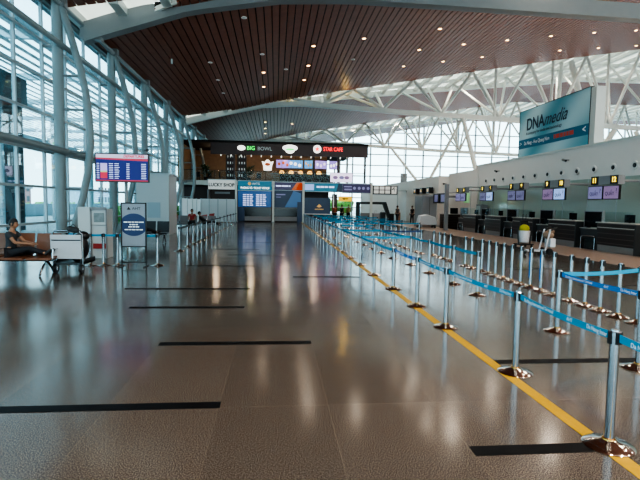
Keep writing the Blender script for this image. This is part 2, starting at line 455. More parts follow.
# raking struts that carry the trusses from the wall head
def strut(p0, p1, r, lab):
    t = thing('raking_strut', lab, 'strut', p1, 0, 'raking struts')
    p0 = Vector(p0) - Vector(p1)
    MB().cyl(p0, (0, 0, 0), r * .8, r).build('shaft', 'steel_w', t, True)
    MB().cyl((0, 0, 0), (0, 0, .12), r * 1.7).build('foot_plate', 'steel_w', t, True)
strut((18.1, 46.1, 10.4), (19.9, 46.1, 4.42), .24, 'thick white strut leaning down from the second truss behind the counter wall')
strut((18.1, 46.1, 10.4), (16.2, 50.0, 4.42), .16, 'thin white strut leaning back from the truss toward the far block')
strut((29.2, 46.6, 16.4), (33.2, 46.6, 4.42), .36, 'thick white post, slightly slanted, rising behind the advertising hoarding')
strut((28.6, 47.2, 16.3), (28.2, 47.2, 4.42), .24, 'slimmer white post just behind the advertising hoarding')
strut((33.9, 46.1, 9.6), (30.6, 46.1, 4.42), .34, 'broad white strut leaning right of the advertising hoarding')
strut((36.2, 46.1, 9.6), (38.5, 46.1, 4.42), .28, 'white strut of a leaning pair above the counter wall, right member')
strut((17.0, 71, 10.3), (22.0, 71, 4.42), .22, 'pale strut in front of the far glazing falling to the right')

# ---------------------------------------------------------------- left glass wall and bowstring supports
YC = [13.85 + 6.2 * k for k in range(-4, 12)]
mull = MB(); 
for k in range(-13, 37):
    y = 13.85 + 6.2 / 3 * k
    if y < YF: mull.bb(XL - .06, XL + .06, y - .045, y + .045, 0, 9.5)
for z in (.1, .85, 2.25, 3.65, 5.1, 6.5, 7.9, 9.35):
    mull.bb(XL - .06, XL + .07, YN, YF, z - .045, z + .045)
wl = struct(MB().bb(XL - .01, XL + .01, YN, YF, 0, 9.5), 'wall_left', 'glass')
mull.build('mullion_grid', 'mull', wl)
struct(MB().bb(XL - .15, XL + .12, YN, YF, 0, .1), 'baseboard_left', 'mull')
# header that closes the wall against the roof
struct(MB().bb(XL - .3, XL + .25, YN, YF, 9.35, 9.75), 'wall_left_header', 'steel_g')

first = None
bow_pts = [(.18, .05), (.5, .75), (.82, 1.8), (1.05, 2.9), (1.17, 4.0), (1.13, 5.0), (1.02, 6.0), (.78, 7.1), (.45, 8.3), (.12, 9.35)]
n = 0
for y in YC:
    if y < 16 or y > YF: continue
    lab = 'white bowstring support on the left glass wall, %s one beyond the seating' % ORD[max(0, n - 1)] if n else 'white bowstring support rising right behind the bench and luggage cart'
    if y < 14: lab = 'white bowstring support standing outside the frame before the airport bench'
    if first is None:
        t = thing('bowstring_support', lab, 'support', (-8.5, y, 0), 0, 'bowstring supports')
        MB().cyl((0, 0, 0), (0, 0, 9.6), .2, seg=20).build('mast', 'steel_shade', t, True)
        MB().tube([(a, 0, b) for a, b in bow_pts], .14, 12).build('bow', 'steel_shade', t, True)
        for z, w in ((2.2, .9), (3.65, 1.1), (5.3, 1.08), (6.6, .85)):
            MB().cyl((.1, 0, z), (w, 0, z), .05).build('spreader', 'steel_g', t, True)
        MB().cyl((0, 0, 0), (0, 0, .06), .3).build('foot_plate', 'steel_g', t, True)
        MB().box((.1, 0, 9.35), (.5, .3, .35)).build('head_bracket', 'steel_g', t)
        for z in (3.65, 7.7): MB().cyl((-.55, 0, z), (-.1, 0, z), .06).build('wall_tie', 'steel_g', t, True)
        first = t
    else: dup(first, (-8.5, y, 0), None, lab)
    n += 1
# long horizontal tubes joining the supports
for z, r, lab in ((3.65, .13, 'thick pale handrail-like tube running low along the left glass wall'), (7.7, .11, 'pale tube running high along the left glass wall'), (9.3, .10, 'topmost tube along the head of the left glass wall')):
    x = -8.25 if z < 9 else -8.35
    tag(MB().cyl((x, YN, z), (x, YF, z), r, seg=14).build('tie_tube', 'steel_shade', None, True), lab, 'steel tube', 'long tubes on the glass wall')

# ---------------------------------------------------------------- right side
wr = struct(MB().bb(15, 15.4, YN, 34.9, 3.15, 4.75), 'wall_right', 'white')
struct(MB().bb(15.02, 15.38, YN, 34.9, 0, 3.15), 'wall_right_lining', 'greenwall')
jn = MB()
for k in range(0, 26): jn.bb(14.995, 15.03, YN + 2 * k - .008, YN + 2 * k + .008, .1, 3.13)
struct(jn, 'trim_30', 'mull')
struct(MB().bb(14.96, 15.42, YN, 34.9, 4.72, 4.82), 'trim_31', 'steel_w')
struct(MB().bb(15.4, 50, YN, 34.9, 4.2, 4.5), 'floor_unseen_deck', 'white')  # unseen deck added to block light behind the counter wall
struct(MB().bb(14.5, 14.8, 42, 72, 0, 4.3), 'wall_far_block_side', 'white')
struct(MB().bb(14.8, 50, 42, 42.3, 0, 4.3), 'wall_far_block', 'white')
struct(MB().bb(14.5, 50, 42, 72, 4.3, 4.42), 'trim_32', 'white')
struct(MB().bb(15.4, 15.7, 34.9, 42, 0, 4.6), 'wall_recess', 'white')
struct(MB().bb(14.9, 15.35, 34.6, 34.95, 0, 4.75), 'pillar_end', 'white')
# right upper glazed facade
g = struct(MB().bb(XR, XR + .02, YN, YF, 0, 18.4), 'wall_far_right', 'glass_far')
mg = MB()
for k in range(35): mg.bb(XR - .08, XR + .05, YN + 3 * k - .06, YN + 3 * k + .06, 0, 18.2)
for z in (2, 4.6, 6.5, 8.4, 10.3, 12.2, 14.1, 16): mg.bb(XR - .08, XR + .05, YN, YF, z - .05, z + .05)
mg.build('mullion_grid', 'steel_w', g)
# far end glazed facade
g = struct(MB().bb(XL, XR, YF, YF + .02, 0, 18.4), 'wall_far_end', 'glass_far')
mg = MB()
for k in range(26): mg.bb(XL + 3.3 * k - .12, XL + 3.3 * k + .12, YF - .25, YF, 0, 18.2)
for z in (1.2, 3, 5, 7, 9, 11, 13, 15): mg.bb(XL, XR, YF - .12, YF, z - .09, z + .09)
mg.build('mullion_grid', 'mull', g)
# behind the camera: glazed end too
g = struct(MB().bb(XL, XR, YN - .02, YN, 0, 18.4), 'wall_entrance', 'glass_far')
mg = MB()
for k in range(26): mg.bb(XL + 3.3 * k - .1, XL + 3.3 * k + .1, YN, YN + .2, 0, 18.2)
for z in (1.2, 3, 5, 7, 9, 11, 13, 15): mg.bb(XL, XR, YN, YN + .1, z - .07, z + .07)
mg.build('mullion_grid', 'mull', g)

# advertising hoarding on the wall head
t = thing('advertising_hoarding', 'large teal advertising board lettered DNAmedia standing on the white wall head', 'advertising board', (15.1, 22.35, 4.75))
MB().bb(.02, .22, 0, 6.75, .02, 2.85).build('board', 'dna', t)
MB().bb(0, .24, -.03, 0, 0, 2.87).bb(0, .24, 6.75, 6.78, 0, 2.87).bb(0, .24, -.03, 6.78, 2.85, 2.88).bb(0, .24, -.03, 6.78, 0, .02).build('edge_frame', 'dark_steel', t)
MB().bb(.02, .5, -.42, -.03, 0, 2.8).build('return_panel', 'steel_w', t)
MB().bb(.005, .02, 0, 6.75, .58, 1.12).build('message_band', mat('band blue', (.02, .16, .27), .5), t)
text('lettering', 'DNA', .98, (0, 5.9, 1.92), FX, 'dnab', t, align='LEFT', bold=.014, sx=.9)
text('lettering', 'media', .98, (0, 4.02, 1.94), FX, 'dnab', t, align='LEFT', shear=.45, sx=.92)
text('fine_print', 'A company for media and technology', .24, (0, 5.9, 1.42), FX, 'dnab', t, align='LEFT', sx=1.0)
text('band_lettering', 'Da Nang - Hue Quang Nam', .3, (0, 6.1, .86), FX, 'txtw', t, align='LEFT', sx=.8)
text('red_lettering', '0905 000 888'[:0] + 'I AM HERE', .40, (0, 3.0, .86), FX, 'dnared', t, align='LEFT', bold=.012, sx=.8) if False else None
rb = MB()
for k, w in enumerate((.12, .34, .26, .18, .2, .36)):
    y = 2.95 - sum((.12, .34, .26, .18, .2, .36)[:k]) - k * .06
    rb.bb(.0, .006, y - w, y, .76, .98)
rb.build('red_lettering', 'dnared', t)
text('chevron', '<', .5, (0, .35, .86), FX, 'txtw', t, bold=.01)
text('chevron', '>', .4, (0, 6.5, .86), FX, 'txtw', t)

# round air nozzles along the wall
t0 = None; k = 0
def nozzle(y, x, z, lab, s=1):
    global t0
    if t0 is None:
        t = thing('air_nozzle', lab, 'air nozzle', (x, y, z), 0, 'round air nozzles')
        o = MB().lathe([(.1, 0), (.17, 0), (.19, .03), (.16, .07), (.12, .05)]); bmesh.ops.rotate(o.bm, verts=o.bm.verts, matrix=Matrix.Rotation(-PI / 2, 3, 'Y')); o.build('ring', 'white', t, True)
        o = MB().lathe([(.0, .0), (.10, .0), (.095, .07), (.07, .09), (.0, .09)]); bmesh.ops.rotate(o.bm, verts=o.bm.verts, matrix=Matrix.Rotation(-PI / 2, 3, 'Y')); o.build('throat', 'dark_steel', t, True)
        t0 = t; return t
    return dup(t0, (x, y, z), None, lab)
for k in range(13):
    nozzle(18.97 + 1.3 * k - 1.3, 15.0, 3.58, 'round grey air nozzle on the white wall, %s counting from the near end' % ORD[k])
for k in range(3): nozzle(49 + 3.5 * k, 14.5, 3.3, 'small round air nozzle on the far side wall, %s counting away' % ORD[k])

# small cctv cameras
for i, (x, y, z, lab) in enumerate(((14.98, 23.6, 4.2, 'small dark camera under the advertising board on the white wall'), (14.98, 31.3, 4.15, 'small dark camera further along the white wall head'), (15.2, 41.98, 3.75, 'small dark camera on the far block above the grey kiosk'))):
    t = thing('security_camera', lab, 'camera', (x, y, z), 0, 'security cameras')
    MB().cyl((0, 0, 0), (-.25, 0, 0), .03).build('bracket', 'greyw', t, True)
    MB().cyl((-.25, .15, .02), (-.3, -.2, -.06), .06).build('housing', 'dark_steel', t, True)

# ---------------------------------------------------------------- check-in counters (front faces the hall, -X)
c0 = None
def counter(y, lab):
    global c0
    if c0 is None:
        t = thing('check_in_counter', lab, 'counter', (13.2, y, 0), 0, 'check-in counters')
        MB().bb(0, .06, 0, 2.05, .28, 1.16).build('front', 'counter', t)
        MB().bb(0, .7, -.05, 0, 0, 1.16).build('side_panel', 'counter_side', t); MB().bb(0, .7, 2.05, 2.1, 0, 1.16).build('side_panel', 'counter_side', t)
        MB().bb(-.05, .55, -.07, 2.12, 1.16, 1.2).build('counter_top', 'counter_top', t, bevel=.006)
        MB().bb(-.02, -.0, 0, 2.05, .97, 1.0).build('front_rail', 'counter_top', t)
        MB().bb(.03, .08, 0, 2.05, 0, .28).build('kick_plate', 'kick', t)
        MB().bb(.1, .7, 0, 2.05, .68, .72).build('desk', 'counter_side', t)
        m = MB().bb(.35, .40, .5, 1.0, 1.22, 1.52).bb(.36, .38, .72, .78, .72, 1.25); m.build('monitor', 'screen', t)
        MB().bb(.02, .03, .15, 1.95, 1.22, 1.62).build('glass_guard', 'glassy', t)
        # baggage bay beyond the desk
        c0 = t
        return t
    return dup(c0, (13.2, y, 0), None, lab)
b0 = None
def bay_unit(y, lab):
    global b0
    if b0 is None:
        t = thing('baggage_scale', lab, 'baggage scale', (13.5, y, 0), 0, 'baggage scales between the counters')
        MB().bb(0, 1.3, .12, 1.2, 0, .38).build('conveyor', 'counter_side', t)
        MB().bb(.02, 1.28, .14, 1.06, .38, .41).build('conveyor_belt', 'black', t)
        MB().bb(-.12, -.06, .05, 1.3, .42, .88).build('low_panel', 'counter_side', t)
        MB().bb(-.16, .0, .03, 1.32, .88, .91).build('low_panel_cap', 'counter_top', t)
        MB().bb(.0, .1, .12, 1.22, .95, 1.6).build('dark_screen', 'screen', t)
        MB().bb(-.01, .1, .08, 1.26, 1.6, 1.64).bb(-.01, .1, .08, .12, .92, 1.6).bb(-.01, .1, 1.22, 1.26, .92, 1.6).build('screen_frame', 'greyw', t)
        MB().tube([(-.25, .15, 0), (-.25, .15, .5), (-.22, .22, .58), (-.22, .98, .58), (-.25, 1.05, .5), (-.25, 1.05, 0)], .025).build('guard_rail', 'chrome', t, True)
        MB().bb(-.24, -.23, .2, 1.0, .1, .5).build('guard_glass', 'glassy', t)
        b0 = t; return t
    return dup(b0, (13.5, y, 0), None, lab)
cy = [16.55 + 3.55 * k for k in range(0, 6)]
for k, y in enumerate(cy):
    if k < 5:
        counter(y, ['dark slatted check-in counter at the near end, closest to the camera', 'dark slatted check-in counter behind the luggage trolley', 'dark slatted check-in counter behind the yellow-topped cleaning cart',
                 'dark slatted check-in counter, fourth counting from the near end', 'dark slatted check-in counter, fifth counting from the near end'][k])
        bay_unit(y + 2.12, 'baggage belt with black screen and steel rail, %s gap counting from the near counter' % ORD[k])
counter(13.0, 'dark slatted check-in counter cut off by the frame edge')

# paired displays with number boxes over the counters
def displays(y, n1, n2, m1, m2, t1, t2, lab, two=True):
    t = thing('counter_display', lab, 'counter display', (12.8, y, 2.1), 0, 'hanging check-in displays')
    MB().cyl((.15, .9, .75), (2.2, .9, .75), .05).bb(.1, .2, .2, 1.6, .7, .8).build('wall_arm', 'greyw', t)
    MB().bb(0, .3, .12, 1.62, .58, .92).build('number_housing', 'greyw', t)
    for yy, s in ((1.62, n1), (.50, n2)):
        p = MB().bb(-.02, 0, yy - .42, yy, .58, .92).build('number_panel', 'black', t)
        if s: text('number', s, .26, (-.025, yy - .21, .75), FX, 'led', p, bold=.012, sx=1)
    for a, b, mm, tt in ((.92, 1.8, m1, t1), (0, .88, m2, t2)):
        s = MB().bb(0, .08, a, b, 0, .54).build('display_case', 'black', t)
        MB().bb(-.006, 0, a + .03, b - .03, .03, .51).build('display_face', mm, s)
        text('display_text', tt[0], .2, (-.01, b - .12, .22), FX, 'ink', s, align='LEFT', sx=.9)
        text('display_digit', tt[1], .25, (-.01, a + .14, .33), FX, 'ink', s)
    return t
displays(16.95, '11', '12', 'lilac', 'lilac2', ('QUẦY', '?'), ('QUẦY', '?'), 'lilac display pair with amber numbers over the near counter')
displays(20.35, '9', '10', 'lilac2', 'lightblue', ('QUẦY', '?'), ('QUẦY', '?'), 'display pair, one violet and one light blue, over the second counter')
displays(23.85, '7', '8', 'darklilac', 'darklilac', ('QUẦY', '?'), ('QUẦY', '?'), 'dim violet display pair above the yellow-topped cleaning cart')
displays(27.5, '5', '6', 'darklilac', 'lightblue', ('QUẦY', '?'), ('QUẦY', '?'), 'display pair, one dim and one pale blue, over the fourth counter')
displays(31.6, '3', '4', 'lilac', 'lilac', ('QUẦY', '?'), ('QUẦY', '?'), 'small display pair over the fifth counter near the wall end')

# far booth, block of counters
t = thing('service_kiosk', 'plain grey boxy kiosk at the far end of the counters', 'kiosk', (11.9, 38.2, 0))
MB().bb(0, 1.2, 0, 2.2, 0, 2.55).build('body', 'greyw', t, bevel=.02)
MB().bb(-.03, 3.4, -.1, .1, 2.42, 2.6).build('lintel_band', 'greyw', t)
MB().bb(.58, .6, -.01, 0, .1, 2.4).build('panel_joint', 'dark', t)
t = thing('information_desk', 'long dark desk in the recess beside the grey kiosk', 'desk', (12.9, 36.2, 0))
MB().bb(0, 2.0, 0, .6, 0, 1.1).build('front', 'counter', t); MB().bb(-.05, 2.05, -.05, .65, 1.1, 1.15).build('desk_top', 'counter_top', t)
MB().bb(.7, 1.3, .25, .3, 1.15, 1.6).build('monitor', 'screen', t)
t = thing('grey_post', 'slim grey square post standing before the recess desk', 'post', (12.15, 33.4, 0))
MB().bb(-.12, .12, -.12, .12, 0, 3.3).build('shaft', 'greyw', t); MB().bb(-.18, .18, -.18, .18, 0, .05).build('foot_plate', 'kick', t)
for k in range(2):
    t = thing('hanging_monitor', ['black hanging monitor beside the slim grey post', 'black hanging monitor next to the fifth counter display'][k], 'monitor', (12.7, 36.6 - 1.5 * k, 1.95), 0, 'hanging monitors')
    MB().bb(0, .1, 0, 1.35, 0, .75).build('case', 'black', t); MB().bb(-.01, 0, .3, 1.05, .12, .66).build('display_face', 'darklilac', t)
    MB().cyl((.05, .7, .75), (2.3, .7, 1.0), .03).build('hanger', 'greyw', t)
for k in range(3):  # boxes stand for black screens
    t = thing('wall_screen', 'black boxy screen on the far side wall, %s counting from the near end' % ORD[k], 'wall screen', (14.45, 43.0 + 2.1 * k, 2.9), 0, 'black boxes on the far side wall')
    MB().bb(-.5, -.1, 0, .8, 0, .55).build('box', 'black', t); MB().bb(-.1, .05, .3, .5, .2, .5).build('bracket', 'greyw', t); MB().bb(-.51, -.5, .2, .6, .15, .4).build('lens', 'gold', t)
# green sign below last display
t = thing('small_poster', 'small pale green notice hanging near the wall end', 'notice', (13.6, 32.9, 2.0)); MB().bb(0, .03, 0, .9, 0, .7).build('sheet', mat('pale green print', (.3, .55, .3), .5, emit=(.2, .45, .2), estr=.5), t)
MB().cyl((.02, .1, .7), (.02, .1, 1.1), .01).cyl((.02, .8, .7), (.02, .8, 1.1), .01).bb(-.02, 1.45, .05, .85, 1.1, 1.14).build('hanger', 'greyw', t)
t = thing('cabinet', 'pale refrigerator-like cabinet by the wall end behind the counters', 'cabinet', (14.35, 32.6, 0)); MB().bb(0, .5, 0, .8, 0, 1.9).build('body', 'greyw', t, bevel=.02); MB().bb(-.01, 0, .08, .72, 1.1, 1.8).build('glass_front', 'signwhite' if False else 'kiosk', t)

# ---------------------------------------------------------------- queue posts
p0 = None; HP = .87
def stanchion(x, y, lab, group='queue posts', blue=False):
    global p0
    if p0 is None:
        t = thing('queue_post', lab, 'queue post', (x, y, 0), 0, group)
        MB().lathe([(.172, 0), (.178, .006), (.17, .014), (.12, .028), (.06, .045), (.036, .06), (.0, .06)], seg=40).build('base', 'chrome2', t, True)
        MB().lathe([(.05, .045), (.046, .058), (.034, .066), (.0, .066)]).build('collar', 'brass', t, True)
        MB().cyl((0, 0, .05), (0, 0, HP - .02), .0345, seg=24).build('pole', 'chrome', t, True)
        MB().lathe([(.0, HP - .095), (.0375, HP - .095), (.0375, HP - .012), (.034, HP - .008), (0, HP - .008)], seg=24).build('head', 'chrome', t, True)
        MB().lathe([(.0, HP - .008), (.03, HP - .008), (.03, HP), (.026, HP + .006), (0, HP + .008)], seg=24).build('cap', 'chrome', t, True)
        MB().bb(-.020, .020, -.047, .047, HP - .10, HP - .012).bb(-.047, .047, -.016, .016, HP - .10, HP - .012).build('belt_slot', 'black', t)
        p0 = t; r = t
    else: r = dup(p0, (x, y, 0), None, lab)
    r['group'] = group
    return r
def belt(a, b, m='belt', txt=False):
    """strap pulled from post a to post b; belongs to post a"""
    p, q = a.location, b.location; d = q - p; L = d.length; u = d / L
    n = Vector((-u.y, u.x, 0))
    mb = MB(); s = u * .04; e = d - u * .04
    K = 8; top = []; 
    for side in (-.0015, .0015):
        top.append([[mb.bm.verts.new(s + (e - s) * k / K + n * side + Vector((0, 0, z - .022 * 4 * (k / K) * (1 - k / K) * (L / 1.7)))) for z in (HP - .080, HP - .022)] for k in range(K + 1)])
    A, B = top
    for k in range(K):
        mb.bm.faces.new((A[k][0], A[k + 1][0], A[k + 1][1], A[k][1])); mb.bm.faces.new((B[k][1], B[k + 1][1], B[k + 1][0], B[k][0]))
        mb.bm.faces.new((A[k][1], A[k + 1][1], B[k + 1][1], B[k][1])); mb.bm.faces.new((A[k][0], B[k][0], B[k + 1][0], A[k + 1][0]))
    bo = mb.build('belt', m, a, True)
    if txt:
        ang = math.atan2(u.y, u.x)
        for frac, s_ in ((.27, 'Da Nang International Terminal'), (.62, 'AHT'), (.86, 'Da Nang Inter')):
            f = 1 - frac if True else frac
            sag = .022 * 4 * f * (1 - f) * (L / 1.7)
            slope = -.022 * 4 * (1 - 2 * f) / 1.7
            o = text('print', s_, .046, tuple(d * f + (-n if False else n) * .003 + Vector((0, 0, HP - .05 - sag))), (PI / 2, 0, ang + PI), 'txtw', bo, ext=.0004, sx=.95)
    return bo

YA = [3.22, 4.77, 6.65, 8.08, 9.76, 11.73, 13.69, 15.49, 17.44] + [17.44 + 1.72 * k for k in range(1, 15)]
A = [stanchion(2.47 + (.08 if i == 1 else 0), y, 'chrome post on the yellow line, %s counting from the near end' % ORD[i], 'queue posts along the yellow line') for i, y in enumerate(YA)]
near = stanchion(2.5, 1.6, 'chrome post on the yellow line, just outside the frame', 'queue posts along the yellow line')
belt(near, A[0], 'belt', True)
for i, (a, b) in enumerate(zip(A, A[1:])): belt(a, b, 'belt' if i != 3 else 'belt2', i < 4)
YB = [4.83, 6.37, 9.08, 10.38, 12.1, 13.8, 15.4, 17.16, 18.7, 20.5, 22.2] + [22.2 + 1.75 * k for k in range(1, 10)]
B = [stanchion(4.0 if i < 6 else 3.85, y, 'chrome post in the middle lane, %s counting from the near end' % ORD[i], 'queue posts of the middle lane') for i, y in enumerate(YB)]
for i, (a, b) in enumerate(zip(B, B[1:])):
    if i != 1: belt(a, b, 'belt2' if i == 0 else 'belt', i in (0,))
YCc = [5.9, 6.35, 6.79, 7.21, 7.65, 8.06, 8.5, 9.06, 9.51, 9.93, 10.35, 10.77, 11.18, 11.6, 12.0, 12.42, 13.1, 13.55, 14.78, 15.34, 15.8, 16.4, 17.0, 17.6, 18.4, 19.2, 19.9, 20.7] + [21.6 + 1.3 * k for k in range(13)]
Cc = [stanchion(5.56 if y < 17 else 5.3, y, 'chrome post in the crowded outer row, %s counting from the near end' % ORD[i], 'queue posts of the crowded outer row') for i, y in enumerate(YCc)]
for i in range(len(Cc) - 1):
    if YCc[i] > 20: belt(Cc[i], Cc[i + 1])
belt(B[1], Cc[2], 'belt')
belt(B[2], Cc[11], 'beltd') if False else None
belt(A[6], B[5], 'belt'); belt(A[8], B[7], 'belt'); belt(B[7], Cc[22], 'beltd'); belt(A[8], B[7], 'belt') if False else None
# blue sleeve-like dangling strap on two posts
for i in (8, 9):
    MB().bb(-.036, -.033, -.02, .02, .22, HP - .02).build('dangling_belt', 'belt2', Cc[i])
# cross rows further on
D = []
for j, y in enumerate((24.5, 28.0, 31.5, 35.0, 38.5)):
    row = [stanchion(x, y, 'chrome post in the %s cross row of the far queue, %s from its inner end' % (ORD[j], ORD[q]), 'queue posts of the far cross rows') for q, x in enumerate((3.0, 4.5, 6.0, 7.5))]
    for a, b in zip(row, row[1:]): belt(a, b)
for j, y in enumerate((20.9, 26.2, 30.0)):
    row = [stanchion(x, y + .3, 'chrome post in the %s short cross row, %s from its inner end' % (ORD[j], ORD[q]), 'queue posts of the short cross rows') for q, x in enumerate((2.9, 4.4))]
    belt(row[0], row[1])

# barrier posts on the left of the walkway
YL = [17.43, 19.0, 20.3, 21.4, 22.6, 24.2, 26.2, 27.9, 30, 32.3, 34.6, 37, 39.5, 42]
Lr = [stanchion(-3.4, y, 'steel post edging the left waiting area, %s counting from the near end' % ORD[i], 'barrier posts of the left waiting area') for i, y in enumerate(YL)]
for a, b in zip(Lr, Lr[1:]): belt(a, b, 'beltg')
Fr = [stanchion(x, 13.4, 'dull post of the short barrier under the flight board, %s from the kiosk side' % ORD[i], 'posts of the short barrier under the flight board') for i, x in enumerate((-4.97, -4.62, -4.25, -3.2))]
Fx = stanchion(-5.7, 13.8, 'dull post tucked behind the luggage cart', 'posts of the short barrier under the flight board')
belt(Fx, Fr[0]); belt(Fr[0], Fr[1]); belt(Fr[1], Fr[2]); belt(Fr[2], Fr[3])

# ---------------------------------------------------------------- flight board, poster stand, kiosk
t = thing('flight_board', 'wide blue flight information screen with red bands above the short barrier', 'information screen', (-4.25, 13.95, 0))
MB().cyl((0, .3, 0), (0, .3, 2.5), .04).cyl((0, .3, 0), (0, .3, .03), .25).build('pole', 'steel_g', t, True)
MB().bb(-.3, .3, .08, .28, 2.45, 2.9).build('mount', 'black', t)
bo = MB().bb(-.75, .71, 0, .09, 2.27, 3.07).build('case', 'black', t)
MB().bb(-.72, .68, -.006, 0, 2.30, 3.04).build('display_face', 'fids', t)
MB().bb(-.72, .68, -.010, -.006, 2.93, 3.04).build('title_band', 'fidswhite', t)
MB().poly([(-.72, -.014, 2.94), (-.72, -.014, 2.9), (.68, -.014, 2.86), (.68, -.014, 2.92)], (0, .004, 0)).build('red_band', 'fidsred', t)
MB().bb(-.72, .68, -.010, -.006, 2.30, 2.33).build('foot_band', 'fidsred', t)
text('title', 'DEPARTURES', .1, (.3, -.013, 2.985), FY, 'fidsred2', t, shear=.2, bold=.003, sx=.95)
cells = MB().bb(-.6, -.42, -.011, -.006, 2.58, 2.79); cells.build('status_cell', 'fidslav', t)
MB().bb(-.6, -.42, -.011, -.006, 2.54, 2.58).build('status_cell', 'fidsgrn', t)
MB().bb(-.6, -.42, -.011, -.006, 2.37, 2.54).build('status_cell', 'fidsred2', t)
tx = MB()
for r_ in range(9):
    z = 2.78 - r_ * .05
    for x0, w in ((-.7, .07), (-.37, .11), (-.22, .10 + .05 * random.random()), (.1, .08), (.5, .13)):
        tx.bb(x0, x0 + w, -.012, -.006, z - .009, z + .006)
tx.build('lettering', 'fidstxt', t)
t2 = thing('security_camera', 'small dark camera on top of the flight board', 'camera', (-3.62, 14.0, 3.07), 0, 'security cameras')
MB().cyl((0, 0, 0), (0, 0, .08), .015).build('bracket', 'greyw', t2); MB().cyl((.06, -.1, .1), (-.04, .1, .12), .04).build('housing', 'dark_steel', t2, True)

t = thing('poster_stand', 'tall grey notice stand with a dark blue oval on a black frame', 'notice stand', (-3.76, 13.2, 0))
MB().bb(-.33, -.30, -.02, .02, 0, 1.71).bb(.30, .33, -.02, .02, 0, 1.71).bb(-.33, .33, -.02, .02, 1.68, 1.71).bb(-.33, .33, -.02, .02, .52, .55).bb(-.33, .33, -.02, .02, .10, .13).build('frame', 'black', t)
MB().bb(-.33, -.30, -.25, .25, 0, .03).bb(.30, .33, -.25, .25, 0, .03).build('foot', 'black', t)
MB().bb(-.30, .30, -.005, .005, .55, 1.68).build('sheet', mat('grey blue poster', (.23, .27, .32), .4), t)
MB().bb(-.30, .30, -.003, .003, .13, .52).build('lower_pane', 'glassy', t)
ov = MB(); ring = []
for k in range(40):
    a = 2 * PI * k / 40; x = .36 * math.cos(a); z = 1.12 + .30 * math.sin(a)
    ring.append((max(-.30, min(.30, x)), -.008, z))
ov.poly(ring, (0, .003, 0)); ov.build('oval', 'navy', t)
ln = MB()
for z, ws in ((1.19, (.1, .08, .06, .1, .12)), (1.125, (.05, .08, .06)), (1.065, (.1, .06, .09)), (.99, (.1, .05, .1, .07, .09))):
    tot = sum(ws) + .015 * (len(ws) - 1); x = -tot / 2
    for w in ws: ln.bb(x, x + w, -.012, -.008, z - .014, z + .014); x += w + .015
ln.build('white_text', 'txtw', t)
text('logo', '▲ AHT', .1, (0, -.01, 1.55), FY, 'signblack', t, sx=1.1)

t = thing('information_kiosk', 'white boxy kiosk with a framed front behind the short barrier', 'kiosk', (-5.9, 15.0, 0), -.0)
MB().bb(0, .35, 0, .6, 0, 1.55).build('side_panel', 'kiosk', t, bevel=.01)
MB().bb(.37, .82, .05, .6, 0, 1.5).build('body', 'kiosk', t, bevel=.01)
MB().bb(.36, .83, -.0, .05, 1.46, 1.55).bb(.36, .385, 0, .05, 0, 1.5).bb(.80, .83, 0, .05, 0, 1.5).bb(.36, .83, 0, .05, 1.0, 1.02).build('front_frame', 'greyw', t)
MB().bb(.45, .75, .035, .05, 1.1, 1.38).build('sticker', mat('dull print', (.2, .24, .25), .5, noise=.6, nscale=9), t)
MB().bb(.42, .8, .02, .05, .3, .45).build('red_shelf', 'red', t)

# red waiting chairs seen through the barrier
def tip_chair(loc, rz, lab, n=3, cm='red'):
    t = thing('waiting_chair', lab, 'waiting chair', loc, rz, 'waiting chair rows')
    for k in range(n):
        x = k * .56
        MB().box((x, .0, .42), (.5, .46, .04)).build('seat', cm, t, bevel=.01)
        MB().box((x, .27, .68), (.5, .03, .46), Matrix.Rotation(-.15, 3, 'X')).build('backrest', cm, t, bevel=.01)
    MB().bb(-.2, (n - 1) * .56 + .2, -.03, .03, .34, .39).build('beam_bar', 'chrome', t)
    for x in (-.1, (n - 1) * .56 + .1): MB().bar((x, -.26, .02), (x, 0, .36), .04).bar((x, .26, .02), (x, 0, .36), .04).build('leg', 'chrome', t)
    return t
tip_chair((-5.3, 19.0, 0), PI / 2 + .3, 'red seats in a row behind the short barrier')
for j, (x, y) in enumerate(((-5.0, 33.5), (-5.0, 37.5))): tip_chair((x, y, 0), -PI / 2, ['pale red seat row near the frosted partition', 'pale red seat row touching the frosted partition by the shop'][j], 5)
tip_chair((-6.2, 30.2, 0), 0, 'grey metal seat row where two travellers sit beyond the white booth', 5, 'greyw')
tip_chair((-5.9, 20.8, 0), 0, 'dark seat row in front of the tall white booth', 3, 'dark_steel')

# tall white booth
t = thing('white_booth', 'tall pale booth with flat sides near the left glass wall', 'booth', (-7.2, 25.8, 0))
MB().bb(0, 1.65, 0, 2.0, 0, 3.15).build('body', 'kiosk', t, bevel=.02); MB().bb(-.04, 1.69, -.04, 2.04, 3.15, 3.22).build('cap', 'mull', t)
MB().bb(.55, 1.2, -.015, 0, .9, 1.7).build('notice', mat('pale notice', (.35, .45, .5), .5), t)

